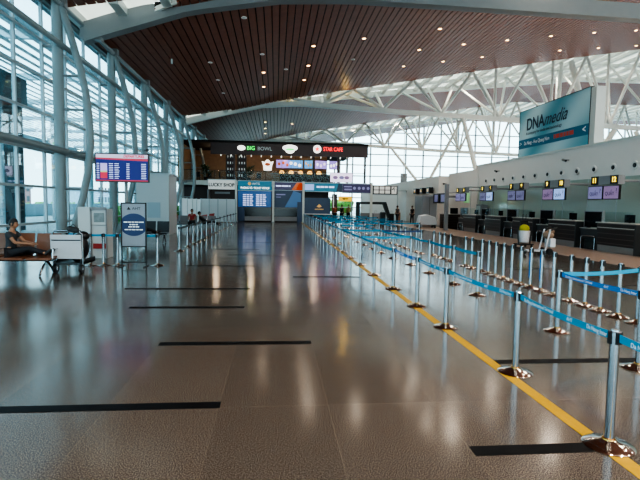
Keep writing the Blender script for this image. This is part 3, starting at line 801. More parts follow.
# ---------------------------------------------------------------- bench with seated man, luggage cart
t = thing('airport_bench', 'long bench of tan brown seats beside the left glass wall', 'bench', (-9.0 + .3, 11.75, 0))
for k in range(6):
    x = .28 + .60 * k
    s = MB()
    s.box((x, -.02, .40), (.55, .5, .05), Matrix.Rotation(.07, 3, 'X')); s.build('seat', 'seat', t, bevel=.015)
    MB().box((x, .30, .69), (.55, .045, .52), Matrix.Rotation(-.2, 3, 'X')).build('backrest', 'seat', t, bevel=.015)
MB().cyl((0, 0, .34), (3.6, 0, .34), .035).build('cross_bar', 'chrome', t, True)
for x in (.6, 2.1, 3.35):
    MB().tube([(x, -.34, .02), (x, -.28, .1), (x, -.12, .24), (x, 0, .32), (x, .14, .24), (x, .3, .1), (x, .36, .02)], .028).build('leg', 'chrome', t, True)
for x in (-.02, 1.18, 2.38, 3.58): MB().tube([(x, .25, .38), (x, .22, .6), (x, -.18, .6), (x, -.2, .4)], .018).build('armrest', 'chrome', t, True)
MB().box((3.0, -.08, .5), (.3, .2, .04)).build('seat_pad', 'seat', t) if False else None

# person builder ---------------------------------------------------
def skin_mesh(verts, edges, rads, sub=1):
    me = bpy.data.meshes.new('tmp'); me.from_pydata([Vector(v) for v in verts], edges, [])
    o = bpy.data.objects.new('tmp', me); C.objects.link(o)
    md = o.modifiers.new('s', 'SKIN'); md.use_smooth_shade = True
    sd = o.modifiers.new('u', 'SUBSURF'); sd.levels = sub; sd.render_levels = sub
    seen = set(); adj = {i: [] for i in range(len(verts))}
    for a, b in edges: adj[a].append(b); adj[b].append(a)
    if not me.skin_vertices: me.attributes
    sv = me.skin_vertices[0].data if me.skin_vertices else None
    for i in range(len(verts)):
        r = rads[i]; r = r if hasattr(r, '__len__') else (r, r)
        sv[i].radius = r
        sv[i].use_root = False
    for i in range(len(verts)):
        if i in seen: continue
        sv[i].use_root = True
        st = [i]
        while st:
            q = st.pop()
            if q in seen: continue
            seen.add(q); st += adj[q]
    bpy.context.view_layer.update()
    dg = bpy.context.evaluated_depsgraph_get()
    m2 = bpy.data.meshes.new_from_object(o.evaluated_get(dg))
    bpy.data.objects.remove(o); return m2
def obj_from_mesh(name, me, m, parent):
    me.materials.clear(); me.materials.append(M[m])
    for p in me.polygons: p.use_smooth = True
    o = bpy.data.objects.new(name, me); C.objects.link(o); o.parent = parent; return o

def person(name_label, loc, rz, J, top='shirt', legs='trousers', sleeve=.5, fingers=True, hair_len=0, group=None):
    """J: joint dict in local coordinates; figure faces +Y locally"""
    t = thing('person', name_label, 'person', loc, rz, group)
    v = []; e = []; r = []
    def add(p, rad, par=None):
        v.append(Vector(p)); r.append(rad)
        if par is not None: e.append((par, len(v) - 1))
        return len(v) - 1
    mid = lambda a, b, f: Vector(J[a]).lerp(Vector(J[b]), f)
    pel = add(J['pelvis'], (.13, .105)); be = add(mid('pelvis', 'chest', .45), (.115, .09), pel)
    ch = add(J['chest'], (.15, .105), be); nk = add(J['neck'], .055, ch); hb = add(Vector(J['neck']).lerp(Vector(J['head']), .55), .055, nk)
    for s in 'lr':
        sh = add(J['sh_' + s], .052, ch); el = add(J['el_' + s], .04, sh); m1 = add(mid('el_' + s, 'wr_' + s, .35), .038, el)
        wr = add(J['wr_' + s], .025, m1)
        d = (Vector(J['wr_' + s]) - Vector(J['el_' + s])).normalized()
        pa = add(Vector(J['wr_' + s]) + d * .07, (.036, .018), wr)
        hp = add(J['hip_' + s], .088, pel); kn = add(J['kn_' + s], .056, hp); cf = add(mid('kn_' + s, 'an_' + s, .35), .052, kn)
        an = add(J['an_' + s], .036, cf); add(J['toe_' + s], .032, an)
        if fingers:
            side = d.cross(Vector((0, 0, 1)));
            if side.length < .3: side = Vector((1, 0, 0))
            side.normalize(); dn = side.cross(d)
            if dn.z > 0: dn = -dn
            base = Vector(J['wr_' + s]) + d * .075
            for q, L in enumerate((.072, .08, .075, .06)):
                o = side * (.018 * (q - 1.5)); a = base + o
                i0 = len(v); v.append(a); r.append(.009); 
                add(a + d * L * .5 + dn * .006, .0085, i0); add(a + d * L * .85 + dn * .026, .007, len(v) - 1)
            sg = 1 if s == 'l' else -1
            a = Vector(J['wr_' + s]) + d * .03 - side * .02 * sg
            i0 = len(v); v.append(a); r.append(.011); add(a + d * .03 - side * .03 * sg + dn * .01, .0095, i0); add(a + d * .06 - side * .035 * sg + dn * .02, .008, len(v) - 1)
    me = skin_mesh(v, e, r)
    # head with face
    bm = bmesh.new(); bm.from_mesh(me)
    H = Vector(J['head']); fr = Vector(J.get('look', (0, 1, 0))).normalized(); sd = fr.cross(Vector((0, 0, 1))).normalized(); up = sd.cross(fr)
    R = Matrix((sd, fr, up)).transposed()
    g = bmesh.ops.create_uvsphere(bm, u_segments=20, v_segments=16, radius=1)
    for vv in g['verts']:
        p = vv.co.copy()
        x, y, z = p.x * .075, p.y * .094, p.z * .118
        if z < 0: x *= 1 - .30 * (-z / .118) ** 1.2; y = y * (1 - .12 * (-z / .118)) + .008 * (-z / .118)
        if y > .06 and abs(x) < .02 and -.035 < z < .012: y += .02 * (1 - abs(x) / .02)
        if y > .06 and .012 < z < .035 and abs(x) > .015: y -= .006
        if y > .06 and abs(x) < .03 and -.065 < z < -.045: y += .006
        vv.co = R @ Vector((x, y, z)) + H
    for s in (-1, 1):
        g = bmesh.ops.create_uvsphere(bm, u_segments=8, v_segments=6, radius=1)
        for vv in g['verts']: vv.co = R @ Vector((vv.co.x * .012 + s * .076, vv.co.y * .02 - .005, vv.co.z * .032)) + H
    bm.to_mesh(me); bm.free()
    obj_from_mesh('body', me, 'skin', t)
    ey = MB()
    for s in (-1, 1):
        ey.sph(R @ Vector((s * .028, .081, .012)) + H, .009, 8)
    ey.build('eyes', 'black', t, True)
    MB().box(R @ Vector((0, .0865, -.052)) + H, (.035, .008, .007), R).build('mouth', 'red', t)
    hr = MB(); g = bmesh.ops.create_uvsphere(hr.bm, u_segments=20, v_segments=14, radius=1)
    for vv in g['verts']:
        p = vv.co; zz = p.z
        y = p.y
        if zz < -.15 + (.9 if y > .55 else 0) * 1: 
            k = .9 if y > .3 else 1.03
            lim = hair_len
            zz = max(zz, -.35 - lim) if y < .3 else max(zz, .32)
        vv.co = R @ Vector((p.x * .083, y * (.098 if y > 0 else .106), zz * .13 + .008)) + H
    obj = hr.build('hair', 'hair', t, True)
    # clothes
    def cloth(name, chain, m, sub=1):
        vv = []; ee = []; rr = []
        for seq in chain:
            prev = None
            for p, rad, key in seq:
                if key is not None and key in idx: i = idx[key]
                else:
                    vv.append(Vector(p)); rr.append(rad); i = len(vv) - 1
                    if key is not None: idx[key] = i
                if prev is not None: ee.append((prev, i))
                prev = i
        obj_from_mesh(name, skin_mesh(vv, ee, rr, sub), m, t)
    idx = {}
    ch_ = [[(J['pelvis'], (.15, .125), 'p'), (mid('pelvis', 'chest', .45), (.135, .11), 'b'), (J['chest'], (.165, .12), 'c'), (mid('chest', 'neck', .75), (.07, .06), 'n')]]
    for s in 'lr': ch_.append([(J['chest'], .15, 'c'), (J['sh_' + s], .066, 's' + s), (mid('sh_' + s, 'el_' + s, .6), .056, None)] + ([(J['el_' + s], .05, None), (mid('el_' + s, 'wr_' + s, .85), .036, None)] if sleeve > .7 else []))
    cloth('shirt', ch_, top)
    idx = {}
    ch_ = []
    for s in 'lr': ch_.append([(J['pelvis'], (.145, .12), 'p'), (J['hip_' + s], .1, None), (mid('hip_' + s, 'kn_' + s, .5), .085, None), (J['kn_' + s], .07, None), (mid('kn_' + s, 'an_' + s, .5), .062, None), (mid('kn_' + s, 'an_' + s, .9), .05, None)])
    cloth('trousers', ch_, legs)
    for s in 'lr':
        a, b = Vector(J['an_' + s]), Vector(J['toe_' + s]); d = (b - a).normalized()
        obj_from_mesh('shoe', skin_mesh([a - d * .04, a + (b - a) * .4, b + d * .03], [(0, 1), (1, 2)], [.045, .045, .036], 1), 'shoe', t)
    return t
def stand_pose(arm=.15, step=.0, seatd=False):
    J = dict(pelvis=(0, 0, .93), chest=(0, .0, 1.28), neck=(0, .0, 1.47), head=(0, .02, 1.60))
    for s, k in (('l', -1), ('r', 1)):
        J['sh_' + s] = (k * .18, 0, 1.40); J['el_' + s] = (k * .23, -.02, 1.12); J['wr_' + s] = (k * .23, arm, .9)
        J['hip_' + s] = (k * .09, 0, .88); J['kn_' + s] = (k * .1, .02 + step * k, .48); J['an_' + s] = (k * .11, step * k, .08); J['toe_' + s] = (k * .12, .15 + step * k, .04)
    return J
def sit_pose(lean=-.05, knee=.0):
    J = dict(pelvis=(0, 0, .53), chest=(0, lean, .88), neck=(0, lean, 1.07), head=(0, lean + .03, 1.20))
    for s, k in (('l', -1), ('r', 1)):
        J['sh_' + s] = (k * .18, lean, 1.0); J['el_' + s] = (k * .22, lean + .06, .74); J['wr_' + s] = (k * .12, .26, .66)
        J['hip_' + s] = (k * .09, .05, .52); J['kn_' + s] = (k * .1, .45, .52); J['an_' + s] = (k * .11, .45, .09); J['toe_' + s] = (k * .12, .60, .04)
    return J
# man sitting sideways on the bench, legs along the seats, facing +X (world): rz=-90deg
J = dict(pelvis=(0, 0, .53), chest=(0, .03, .86), neck=(0, .04, 1.05), head=(0, .08, 1.18), look=(0, 1, -.12))
for s, k in (('l', -1), ('r', 1)):
    J['sh_' + s] = (k * .18, .03, .98); J['el_' + s] = (k * .20, .20, .76); J['wr_' + s] = (k * .10, .44, .73)
    J['hip_' + s] = (k * .09, .06, .52); J['kn_' + s] = (k * .1, .45, .62 if k > 0 else .55); J['an_' + s] = (k * .08, .82, .50); J['toe_' + s] = (k * .08, .92, .58)
person('person in a dark t-shirt sitting sideways on the brown bench', (-6.12, 11.72, 0), -PI / 2, J)
# reclining traveller behind the poster stand
J = dict(pelvis=(0, 0, .53), chest=(0, -.22, .78), neck=(0, -.32, .93), head=(0, -.33, 1.06))
for s, k in (('l', -1), ('r', 1)):
    J['sh_' + s] = (k * .18, -.26, .88); J['el_' + s] = (k * .22, -.05, .68); J['wr_' + s] = (k * .10, .15, .66)
    J['hip_' + s] = (k * .09, .05, .52); J['kn_' + s] = (k * .1, .50, .60); J['an_' + s] = (k * .06, .88, .34 + .12 * (k > 0)); J['toe_' + s] = (k * .06, .98, .40 + .12 * (k > 0))
person('person in black slouching on seats with legs stretched, behind the notice stand', (-5.75, 20.55, 0), -PI / 2, J, 'trousers', 'trousers', .9, False)
person('person in a rust-red top seated beyond the tall white booth', (-6.2, 30.0, 0), PI, sit_pose(), 'orange_c', 'trousers', .5, False)
person('person in a dark top seated next to the one in rust red', (-5.1, 30.0, 0), PI, sit_pose(-.1), 'red', 'trousers', .5, False)
J2 = {k: v for k, v in J.items()}
person('person in black lying back on the seats further along', (-4.3, 29.9, 0), -PI / 2, J2, 'trousers', 'trousers', .9, False)

for i, (x, y, rz, top, lab) in enumerate(((5.5, 44.5, .3, 'orange_c', 'person standing at the ticket stall in a rust-brown top'), (6.2, 44.8, -.8, 'trousers', 'person in black standing beside the rust-brown top'),
        (7.1, 46.5, PI, 'olive', 'person in khaki standing under the yellow sign'), (11.3, 43.9, .6, 'shirt', 'person in dark clothes waiting by the far luggage'),
        (12.6, 43.5, 2, 'trousers', 'person in black beside the white sheeted cart'))):
    person(lab, (x, y, 0), rz, stand_pose(.15, .05), top, 'trousers', .5, False)

# luggage cart beside the bench
t = thing('luggage_cart', 'luggage cart with pale grey advertising panel and dark bags, at the bench end', 'luggage cart', (-4.9, 12.05, 0), .0)
MB().box((-.04, -.2, .60), (.70, .03, .50), Matrix.Rotation(.04, 3, 'X')).build('front_panel', 'panelw', t, bevel=.01)
MB().box((-.04, -.215, .87), (.70, .04, .12)).build('upper_panel', 'panelw', t, bevel=.01)
MB().bb(-.36, .30, -.23, -.2, .79, .815).build('panel_gap', 'black', t)
MB().tube([(-.38, -.1, .2), (-.38, -.12, .95), (-.3, -.2, 1.02), (.22, -.2, 1.02), (.3, -.12, .95), (.3, -.1, .2)], .02).build('handle_frame', 'chrome', t, True)
MB().bb(-.36, .28, -.15, .75, .2, .25).bb(-.36, -.33, -.15, .75, .2, .32).bb(.25, .28, -.15, .75, .2, .32).build('deck', 'dark_steel', t)
for x, y, r_ in ((-.32, -.12, .12), (.27, -.12, .12), (-.04, .7, .09)):
    w = MB().cyl((x - .03, y, r_), (x + .03, y, r_), r_, seg=20).build('wheel', 'black', t, True)
    MB().cyl((x - .035, y, r_), (x + .035, y, r_), r_ * .4).build('hub', 'chrome', w, True)
    MB().bar((x, y, r_), (x, y + .03, .25), .05).build('wheel_fork', 'dark_steel', t)
t = thing('dark_bag', 'dark soft bag piled on the luggage cart', 'bag', (-4.85, 12.3, .25))
b_ = MB().sph((0, 0, .33), (.26, .2, .34), 18); b_.sph((.1, .05, .62), (.16, .14, .12), 14); b_.build('body', 'black', t, True)
MB().tube([(-.12, 0, .6), (-.06, 0, .76), (.06, 0, .76), (.12, 0, .6)], .012).build('strap', 'dark_steel', t, True)
t = thing('small_bag', 'small black bag slung on the cart handle', 'bag', (-4.76, 11.82, .93))
MB().box((0, 0, .13), (.26, .08, .12), Matrix.Rotation(.2, 3, 'Y')).build('body', 'black', t, bevel=.03); MB().tube([(-.1, 0, .15), (0, 0, .26), (.1, 0, .15)], .008).build('strap', 'black', t)

# cleaning cart and luggage trolley on the right
t = thing('cleaning_cart', 'cleaning cart with white bin and yellow bag in front of the counters', 'cleaning cart', (10.75, 19.9, 0), .1)
MB().lathe([(.17, .22), (.21, .25), (.25, .72), (.24, .74), (0, .74)], seg=20).build('bin', 'bucket', t, True)
MB().sph((0, 0, .82), (.23, .2, .19), 16).build('yellow_bag', 'yellowbag', t, True)
MB().bb(-.3, .3, -.28, .28, .12, .17).build('deck', 'black', t)
MB().tube([(-.27, -.05, .15), (-.30, 0, .7), (-.18, .05, 1.1), (.18, .05, 1.1), (.30, 0, .7), (.27, -.05, .15)], .03).build('frame', 'black', t, True)
MB().box((0, .05, 1.14), (.34, .14, .1)).build('tool_tray', 'black', t, bevel=.02)
for x in (-.05, .1): MB().cyl((x, .08, .2), (x + .03, .1, 1.45), .014).build('broom_handle', 'dark_steel', t)
for x in (-.24, .24):
    for y in (-.22, .22): MB().cyl((x - .02, y, .06), (x + .02, y, .06), .06).build('wheel', 'black', t, True)

t = thing('luggage_trolley', 'luggage trolley with white slanting bars and a brown bundle', 'luggage trolley', (9.75, 16.9, 0), 0)
MB().tube([(.1, -.2, .12), (.28, -.2, .95)], .03).build('upright', 'bucket', t, True)
MB().tube([(.1, .2, .12), (.28, .2, .95)], .03).build('upright', 'bucket', t, True)
MB().tube([(.28, -.25, .93), (.5, -.25, 1.02), (.5, .25, 1.02), (.28, .25, .93)], .022).build('push_handle', 'black', t, True)
MB().bb(-.65, .2, -.24, -.2, .14, .18).bb(-.65, .2, .2, .24, .14, .18).bb(-.65, -.6, -.24, .24, .14, .18).bb(-.3, -.26, -.24, .24, .14, .18).bb(.1, .15, -.24, .24, .14, .18).build('deck', 'bucket', t)
for x, y, r_ in ((.25, -.24, .13), (.25, .24, .13), (-.6, 0, .10)): MB().cyl((x, y - .025, r_), (x, y + .025, r_), r_, seg=18).build('wheel', 'black', t, True)
MB().bar((.1, -.24, .16), (.25, -.24, .13), .05).bar((.1, .24, .16), (.25, .24, .13), .05).bb(-.64, -.56, -.03, .03, .08, .16).build('axle', 'dark_steel', t)
t = thing('brown_bundle', 'brown cloth bundle in the basket of the white-barred trolley', 'bundle', (10.08, 16.9, .62))
MB().sph((0, 0, .12), (.2, .2, .16), 14).sph((.05, -.05, .25), (.14, .13, .1), 12).build('cloth', 'brownbag', t, True); MB().bb(-.02, .17, -.2, .2, -.32, 0).build('basket', 'bucket', t)
# sheeted cart near far end
t = thing('sheeted_cart', 'low cart under a white sheet at the far end of the counters', 'cart', (11.1, 36.5, 0))
s = MB(); s.poly([(0, 0, .25), (1.5, 0, .25), (1.35, 0, .85), (.7, 0, 1.05), (.2, 0, .95)], (0, .9, 0)); s.build('sheet', 'tarp', t, bevel=.04)
for x in (.15, 1.35): MB().cyl((x, .1, 0.08), (x, .16, 0.08), .08).cyl((x, .76, 0.08), (x, .82, 0.08), .08).bb(x - .04, x + .04, .1, .82, .1, .27).build('wheel', 'black', t)
for k in range(4):
    t = thing('suitcase', ['grey suitcase standing in the far waiting crowd', 'dark suitcase next to the grey one far off', 'black suitcase near the person in dark clothes', 'brown suitcase at the blue partition foot'][k], 'suitcase', (9.4 + .75 * k, 44.6 + .3 * (k % 2), 0), .3 * k)
    MB().bb(-.25, .25, -.14, .14, .06, .95 + .12 * (k % 2)).build('shell', ['greyw', 'dark_steel', 'black', 'brownbag'][k], t, bevel=.05)
    MB().cyl((-.2, 0, .03), (.2, 0, .03), .035).build('wheels', 'black', t); MB().tube([(-.1, 0, .95), (-.1, 0, 1.2), (.1, 0, 1.2), (.1, 0, .95)], .012).build('handle', 'chrome', t)

# ---------------------------------------------------------------- far stalls and signs at y=45
def pole(x, y, h, lab):
    t = thing('stall_post', lab, 'post', (x, y, 0), 0, 'white posts of the stalls'); MB().bb(-.1, .1, -.1, .1, 0, h).build('shaft', 'steel_w', t); MB().bb(-.14, .14, -.14, .14, 0, .06).build('foot_plate', 'mull', t)
for x, lab in ((-3.62, 'white post between the shop and the ticket stall'), (-.22, 'white post between the two navy stalls'), (2.58, 'white post before the poster stall'), (9.0, 'pale post holding the far purple sign')): pole(x, 44.9, 3.8, lab)
# upper slab and building shell
struct(MB().bb(-9.0, 8.7, 45.6, 62, 3.35, 3.75), 'floor_mezzanine', 'cafe_dark')
struct(MB().bb(-9.0, 8.7, 45.3, 62, 7.3, 7.45), 'ceiling_cafe', 'dark')
struct(MB().bb(-8.9, 5.6, 53, 53.2, 3.75, 7.3), 'wall_cafe_back', 'cafe_wood')
struct(MB().bb(-9.0, -8.8, 45.6, 53, 3.75, 7.3), 'wall_cafe_side', 'cafe_wood')
struct(MB().bb(-8.9, 5.3, 48, 48.2, 0, 3.4), 'wall_stall_back', 'cafe_dark')
for x in (-3.9, 3.55, 5.9, 8.5): struct(MB().bb(x - .09, x + .09, 45.75, 45.95, 3.75, 7.3), 'pillar_cafe', 'cafe_dark')
for x in (6.6, 7.4): struct(MB().bb(x - .1, x + .1, 50, 50.2, 3.75, 7.3), 'pillar_cafe_rear', 'steel_w')
struct(MB().bb(-9.0, 8.7, 45.5, 45.6, 3.35, 3.78), 'trim_40', 'steel_w')

t = thing('cafe_fascia', 'long dark brown fascia over the upstairs cafe with lit signs', 'fascia', (-6.0, 45.6, 6.2))
MB().bb(0, 14.7, -.15, .0, 0, 1.08).build('board', 'cafe_dark', t)
MB().sph((2.8, -.2, .62), (.38, .06, .24), 16).build('bird_emblem', 'signwhite', t, True)
text('green_lettering', 'BIG', .5, (3.68, -.19, .6), FY, 'signgreen', t, bold=.004, sx=1)
text('grey_lettering', 'BOWL', .46, (4.95, -.19, .58), FY, 'signgrey', t, bold=.006, sx=1)
MB().sph((7.3, -.2, .72), (.72, .06, .3), 18).sph((7.3, -.2, .5), (.45, .05, .3), 14).build('oval_emblem', 'signwhite', t, True)
MB().sph((7.3, -.26, .58), (.4, .02, .1), 12).build('oval_emblem_band', 'signgreen', t, True)
MB().cyl((9.85, -.16, .68), (9.85, -.22, .68), .38, seg=28).build('round_emblem', 'signwhite', t)
st = MB(); pts = []
for k in range(10):
    a = PI / 2 + k * PI / 5; rr = .26 if k % 2 == 0 else .12
    pts.append((9.85 + rr * math.cos(a), -.225, .68 + rr * math.sin(a)))
st.poly(pts, (0, -.01, 0)); st.build('star', 'signred', t)
text('red_lettering', 'STAR CAFE', .52, (11.35, -.19, .68), FY, 'signred', t, bold=.006, sx=.72)

# cafe balustrade
t = thing('glass_balustrade', 'low glass balustrade edging the upstairs cafe', 'balustrade', (-8.8, 45.7, 3.75))
MB().bb(0, 17.3, -.01, .01, .05, .95).build('glass_panel', 'glassy', t); MB().cyl((0, 0, .98), (17.3, 0, .98), .025).build('rail', 'chrome', t)
for k in range(12): MB().bb(k * 1.57 - .02, k * 1.57 + .02, -.02, .02, 0, .98).build('post', 'dark_steel', t)
# cafe emblem, menus, lanterns
t = thing('crown_sign', 'white crown-shaped lit sign with orange centre on the cafe wall', 'lit sign', (-.85, 50, 5.1))
pts = [(-.4, 0, 0), (.4, 0, 0), (.45, 0, .5), (.62, 0, .95), (.3, 0, .85), (.1, 0, 1.1), (-.1, 0, 1.1), (-.3, 0, .85), (-.62, 0, .95), (-.45, 0, .5)]
MB().poly(pts, (0, .06, 0)).build('shape', 'signwhite', t); MB().sph((0, -.02, .62), (.3, .03, .16), 14).build('orange_centre', 'orange', t, True)
MB().cyl((0, .03, 1.1), (0, .03, 2.2), .01).build('hanger', 'dark_steel', t)
mx_ = [(1.0, 'orange', 1.5), (2.2, 'menub', 1.6), (3.9, 'menub', .9), (5.0, 'menu', 1.3), (6.5, 'menu', 1.0)]
for i, (x, mm, w) in enumerate(mx_):
    t = thing('menu_screen', ['orange and purple menu board, first along the cafe counter', 'blue lit menu screen beside the orange board', 'narrow blue menu screen mid counter', 'violet menu screen mid counter', 'violet menu screen at the end of the cafe counter'][i], 'menu screen', (x - 1.0, 50, 5.35), 0, 'cafe menu screens')
    MB().bb(0, w, 0, .06, 0, .9).build('case', 'black', t); MB().bb(.04, w - .04, -.01, 0, .04, .86).build('display_face', 'menu' if i == 0 else mm, t); MB().cyl((w / 2, .03, .9), (w / 2, .03, 1.95), .015).build('hanger', 'dark_steel', t)
    pic = MB()
    for q in range(3): pic.sph((w * (.22 + .28 * q), -.015, .45 + .12 * math.sin(q * 2 + i)), (w * .10, .01, .16), 10)
    pic.build('pictures', ['orange', 'signwhite', 'gold', 'pinkscreen', 'signwhite'][i], t)
for i in range(5):
    t = thing('amber_lantern', 'glowing amber round lantern over the cafe counter', 'lantern', (.6 + .95 * i, 49.4, 4.75), 0, 'amber lanterns'); MB().sph((0, 0, .15), (.26, .26, .2), 14).build('globe', 'glow', t, True); MB().cyl((0, 0, .3), (0, 0, 2.55), .01).build('cord', 'black', t)
t = thing('cafe_counter', 'dark counter along the upstairs cafe behind the balustrade', 'counter', (0, 49, 3.75)); MB().bb(-.5, 5.4, 0, .7, 0, .95).build('front', 'cafe_wood', t); MB().bb(-.55, 5.45, -.05, .75, .95, 1.0).build('counter_top', 'greyw', t)
for i in range(14):
    t = thing('cafe_spotlight', 'small white spotlight under the cafe ceiling', 'spotlight', (-5.2 + .95 * i, 46.6, 6.15), 0, 'cafe ceiling spotlights'); MB().cyl((0, 0, 0), (.02, -.12, .16), .045).build('head', 'signwhite', t, True); MB().cyl((0, 0, .1), (0, 0, 1.15), .012).build('stem', 'black', t)
for i in range(6):
    x = -7.5 + 1.15 * i
    t = thing('cafe_chair', 'dark chair on the upstairs terrace', 'chair', (x, 47.4 + (i % 2) * .8, 3.75), i * .7, 'dark terrace chairs')
    MB().bb(-.22, .22, -.22, .22, .42, .46).build('seat', 'black', t); MB().bb(-.22, .22, .19, .22, .46, .92).build('backrest', 'black', t)
    for a in (-.19, .19):
        for b in (-.19, .19): MB().cyl((a, b, 0), (a, b, .42), .018).build('leg', 'dark_steel', t)
for i, x in enumerate((-6.6, -2.6)):
    t = thing('tall_planter', ['dark leafy plant at the cafe pillar', 'dark plant by the terrace end'][1 - i], 'potted plant', (x, 46.7, 3.75)); MB().lathe([(.16, 0), (.22, .4), (0, .4)]).build('pot', 'black', t, True)
    f = MB()
    for q in range(40):
        a = random.random() * 6.28; l = .3 + .35 * random.random(); h = .5 + .9 * random.random()
        f.poly([(0, 0, h * .6 + .2), (l * math.cos(a + .15), l * math.sin(a + .15), h + .2), (l * 1.2 * math.cos(a), l * 1.2 * math.sin(a), h + .15), (l * math.cos(a - .15), l * math.sin(a - .15), h + .2)], (0, 0, .006))
    f.cyl((0, 0, .3), (0, 0, 1.1), .02); f.build('foliage', mat('dark leaf', (.03, .06, .025), .6), t)
for i, (x, z0, z1) in enumerate(((-4.4, 3.75, 7.3), (-3.3, 3.75, 7.3))):
    t = thing('bottle_rack', ['tall dark rack with small pale items left of the cafe pillar', 'tall dark rack with small pale items right of the cafe pillar'][i], 'rack', (x, 47.6, 3.75), 0, 'dark cafe racks')
    for a in (-.4, .4): MB().bb(a - .03, a + .03, 0, .3, 0, 3.4).build('upright', 'black', t)
    for z in (.5, 1.1, 1.7, 2.3, 2.9): MB().bb(-.4, .4, 0, .3, z, z + .05).build('shelf', 'black', t)
    MB().bb(-.4, .4, .28, .3, 0, 3.4).build('back_panel', 'cafe_dark', t)
    it = MB()
    for z in (.55, 1.15, 1.75, 2.35):
        for q in range(3): it.cyl((-.25 + .25 * q, .12, z), (-.25 + .25 * q, .12, z + .22), .05, seg=8)
    tag(it.build('pale_items', 'shopsign', t), None, None, None, 'stuff')
t = thing('hanging_greenery', 'dark trailing greenery along the cafe counter front', 'greenery', (.4, 48.6, 3.75))
f = MB()
for q in range(26):
    x = q * .21; h = .5 + .5 * random.random()
    f.tube([(x, 0, h), (x + .15, -.1, h + .18), (x + .35, -.15, h), (x + .45, -.15, h - .35)], .03, 6)
f.build('strands', mat('grey green leaf', (.12, .15, .12), .6), t); MB().bb(0, 5.4, .05, .12, 0, .95).build('trellis', 'black', t)
t = thing('cafe_display_screen', 'bright pink and white screen at the cafe balustrade corner', 'screen', (5.1, 45.35, 3.82))
MB().bb(0, 2.15, 0, .08, 0, .9).build('case', 'greyw', t); MB().bb(.03, 2.12, -.01, 0, .03, .87).build('display_face', 'pinkscreen', t)
for q, (a, h) in enumerate(((.5, 'menu'), (1.1, 'fidsred'), (1.6, 'menub'))): MB().sph((a, -.012, .45), (.24, .005, .16), 12).build('picture', 'lilac2' if q != 1 else 'lilac', t, True)
MB().bb(.4, .5, .02, .06, -.1, 0).bb(1.6, 1.7, .02, .06, -.1, 0).build('bracket', 'greyw', t)

# header signs
def header(x0, x1, z0, z1, m, name, lab, y=44.85):
    t = thing(name, lab, 'sign', (x0, y, z0), 0, 'header signs over the stalls')
    MB().bb(0, x1 - x0, 0, .1, 0, z1 - z0).build('board', m, t)
    MB().bb(-.04, x1 - x0 + .04, .02, .14, z1 - z0, z1 - z0 + .06).bb(-.04, x1 - x0 + .04, .02, .14, -.06, 0).build('edge_frame', 'mull', t)
    return t
w_ = 3.0
t = header(-3.45, -.36, 2.92, 3.75, 'stall_teal', 'ticket_sign', 'teal sign lettered in white over the blue price board')
MB().cyl((1.05, -.01, .6), (1.05, .0, .6), .15, seg=20).build('round_logo', 'gold', t)
text('upper_lettering', 'AHTG', .26, (1.65, -.01, .6), FY, 'txtw', t, bold=.005)
text('white_lettering', 'PHÒNG VÉ / TICKET OFFICE', .26, (1.55, -.01, .2), FY, 'signwhite', t, bold=.003, sx=.80)
t = header(-.1, 2.45, 3.0, 3.7, 'purple', 'navy_sign', 'navy sign with an orange wedge over the second stall')
MB().poly([(1.95, -.01, 0), (2.55, -.01, 0), (2.55, -.01, .7), (2.35, -.01, .7)], (0, .008, 0)).poly([(1.55, -.01, 0), (2.55, -.01, 0), (2.55, -.01, .7), (2.05, -.01, .7)], (0, .008, 0)).build('orange_wedge', 'orange', t)
wt = MB()
for x, w in ((.12, .5), (.66, .62), (1.34, .12)): wt.bb(x, x + w, -.012, 0, .3, .42)
wt.build('white_lettering', 'fidstxt', t)
t = header(2.65, 6.2, 2.92, 3.68, 'stall_teal', 'teal_sign', 'teal banner sign over the poster stall')
MB().bb(.05, .9, -.01, 0, .1, .66).build('picture', 'lightblue', t)
wt = MB()
for x, w in ((1.15, .3), (1.5, .35), (1.9, .3), (2.3, .5)): wt.bb(x, x + w, -.012, 0, .34, .5)
wt.build('white_lettering', 'fidstxt', t)
MB().poly([(3.0, -.012, 0), (3.55, -.012, 0), (3.55, -.012, .76), (3.2, -.012, .76)], (0, .005, 0)).build('navy_wedge', 'stall_navy', t)
t = header(6.22, 8.9, 2.86, 3.66, 'purple', 'restroom_sign', 'dark purple sign with small white pictograms')
wt = MB()
for x, w in ((.15, .75), (.2, .7)): wt.bb(x, x + w, -.012, 0, .5 if w > .72 else .22, .60 if w > .72 else .36)
wt.build('white_lettering', 'lilac', t)
for x in (1.15, 1.6, 2.0, 2.45):
    MB().cyl((x, -.012, .42), (x, 0, .42), .14, seg=16).build('pictogram', 'lilac', t)
t = header(9.1, 11.5, 2.75, 3.55, 'black', 'pictogram_sign', 'black framed sign of white square pictograms above the blue partition')
for q in range(3):
    for z in (.08, .44): MB().bb(.12 + .55 * q, .58 + .55 * q, -.012, 0, z, z + .3).build('white_square', 'shopsign', t)
MB().bb(1.82, 2.3, -.012, 0, .06, .74).build('white_square', 'shopsign', t)
text('arrow', '↑', .6, (2.06, -.014, .4), FY, 'signblack', t, bold=.02)
pole(9.06, 45.1, 2.8, 'pale post beneath the black pictogram sign') if False else None
t = thing('stall_post', 'thin post at the outer end of the black pictogram sign', 'post', (11.55, 44.95, 0), 0, 'white posts of the stalls'); MB().bb(-.05, .05, -.05, .05, 0, 3.6).build('shaft', 'mull', t); MB().bb(-.1, .1, -.1, .1, 0, .04).build('foot_plate', 'mull', t)

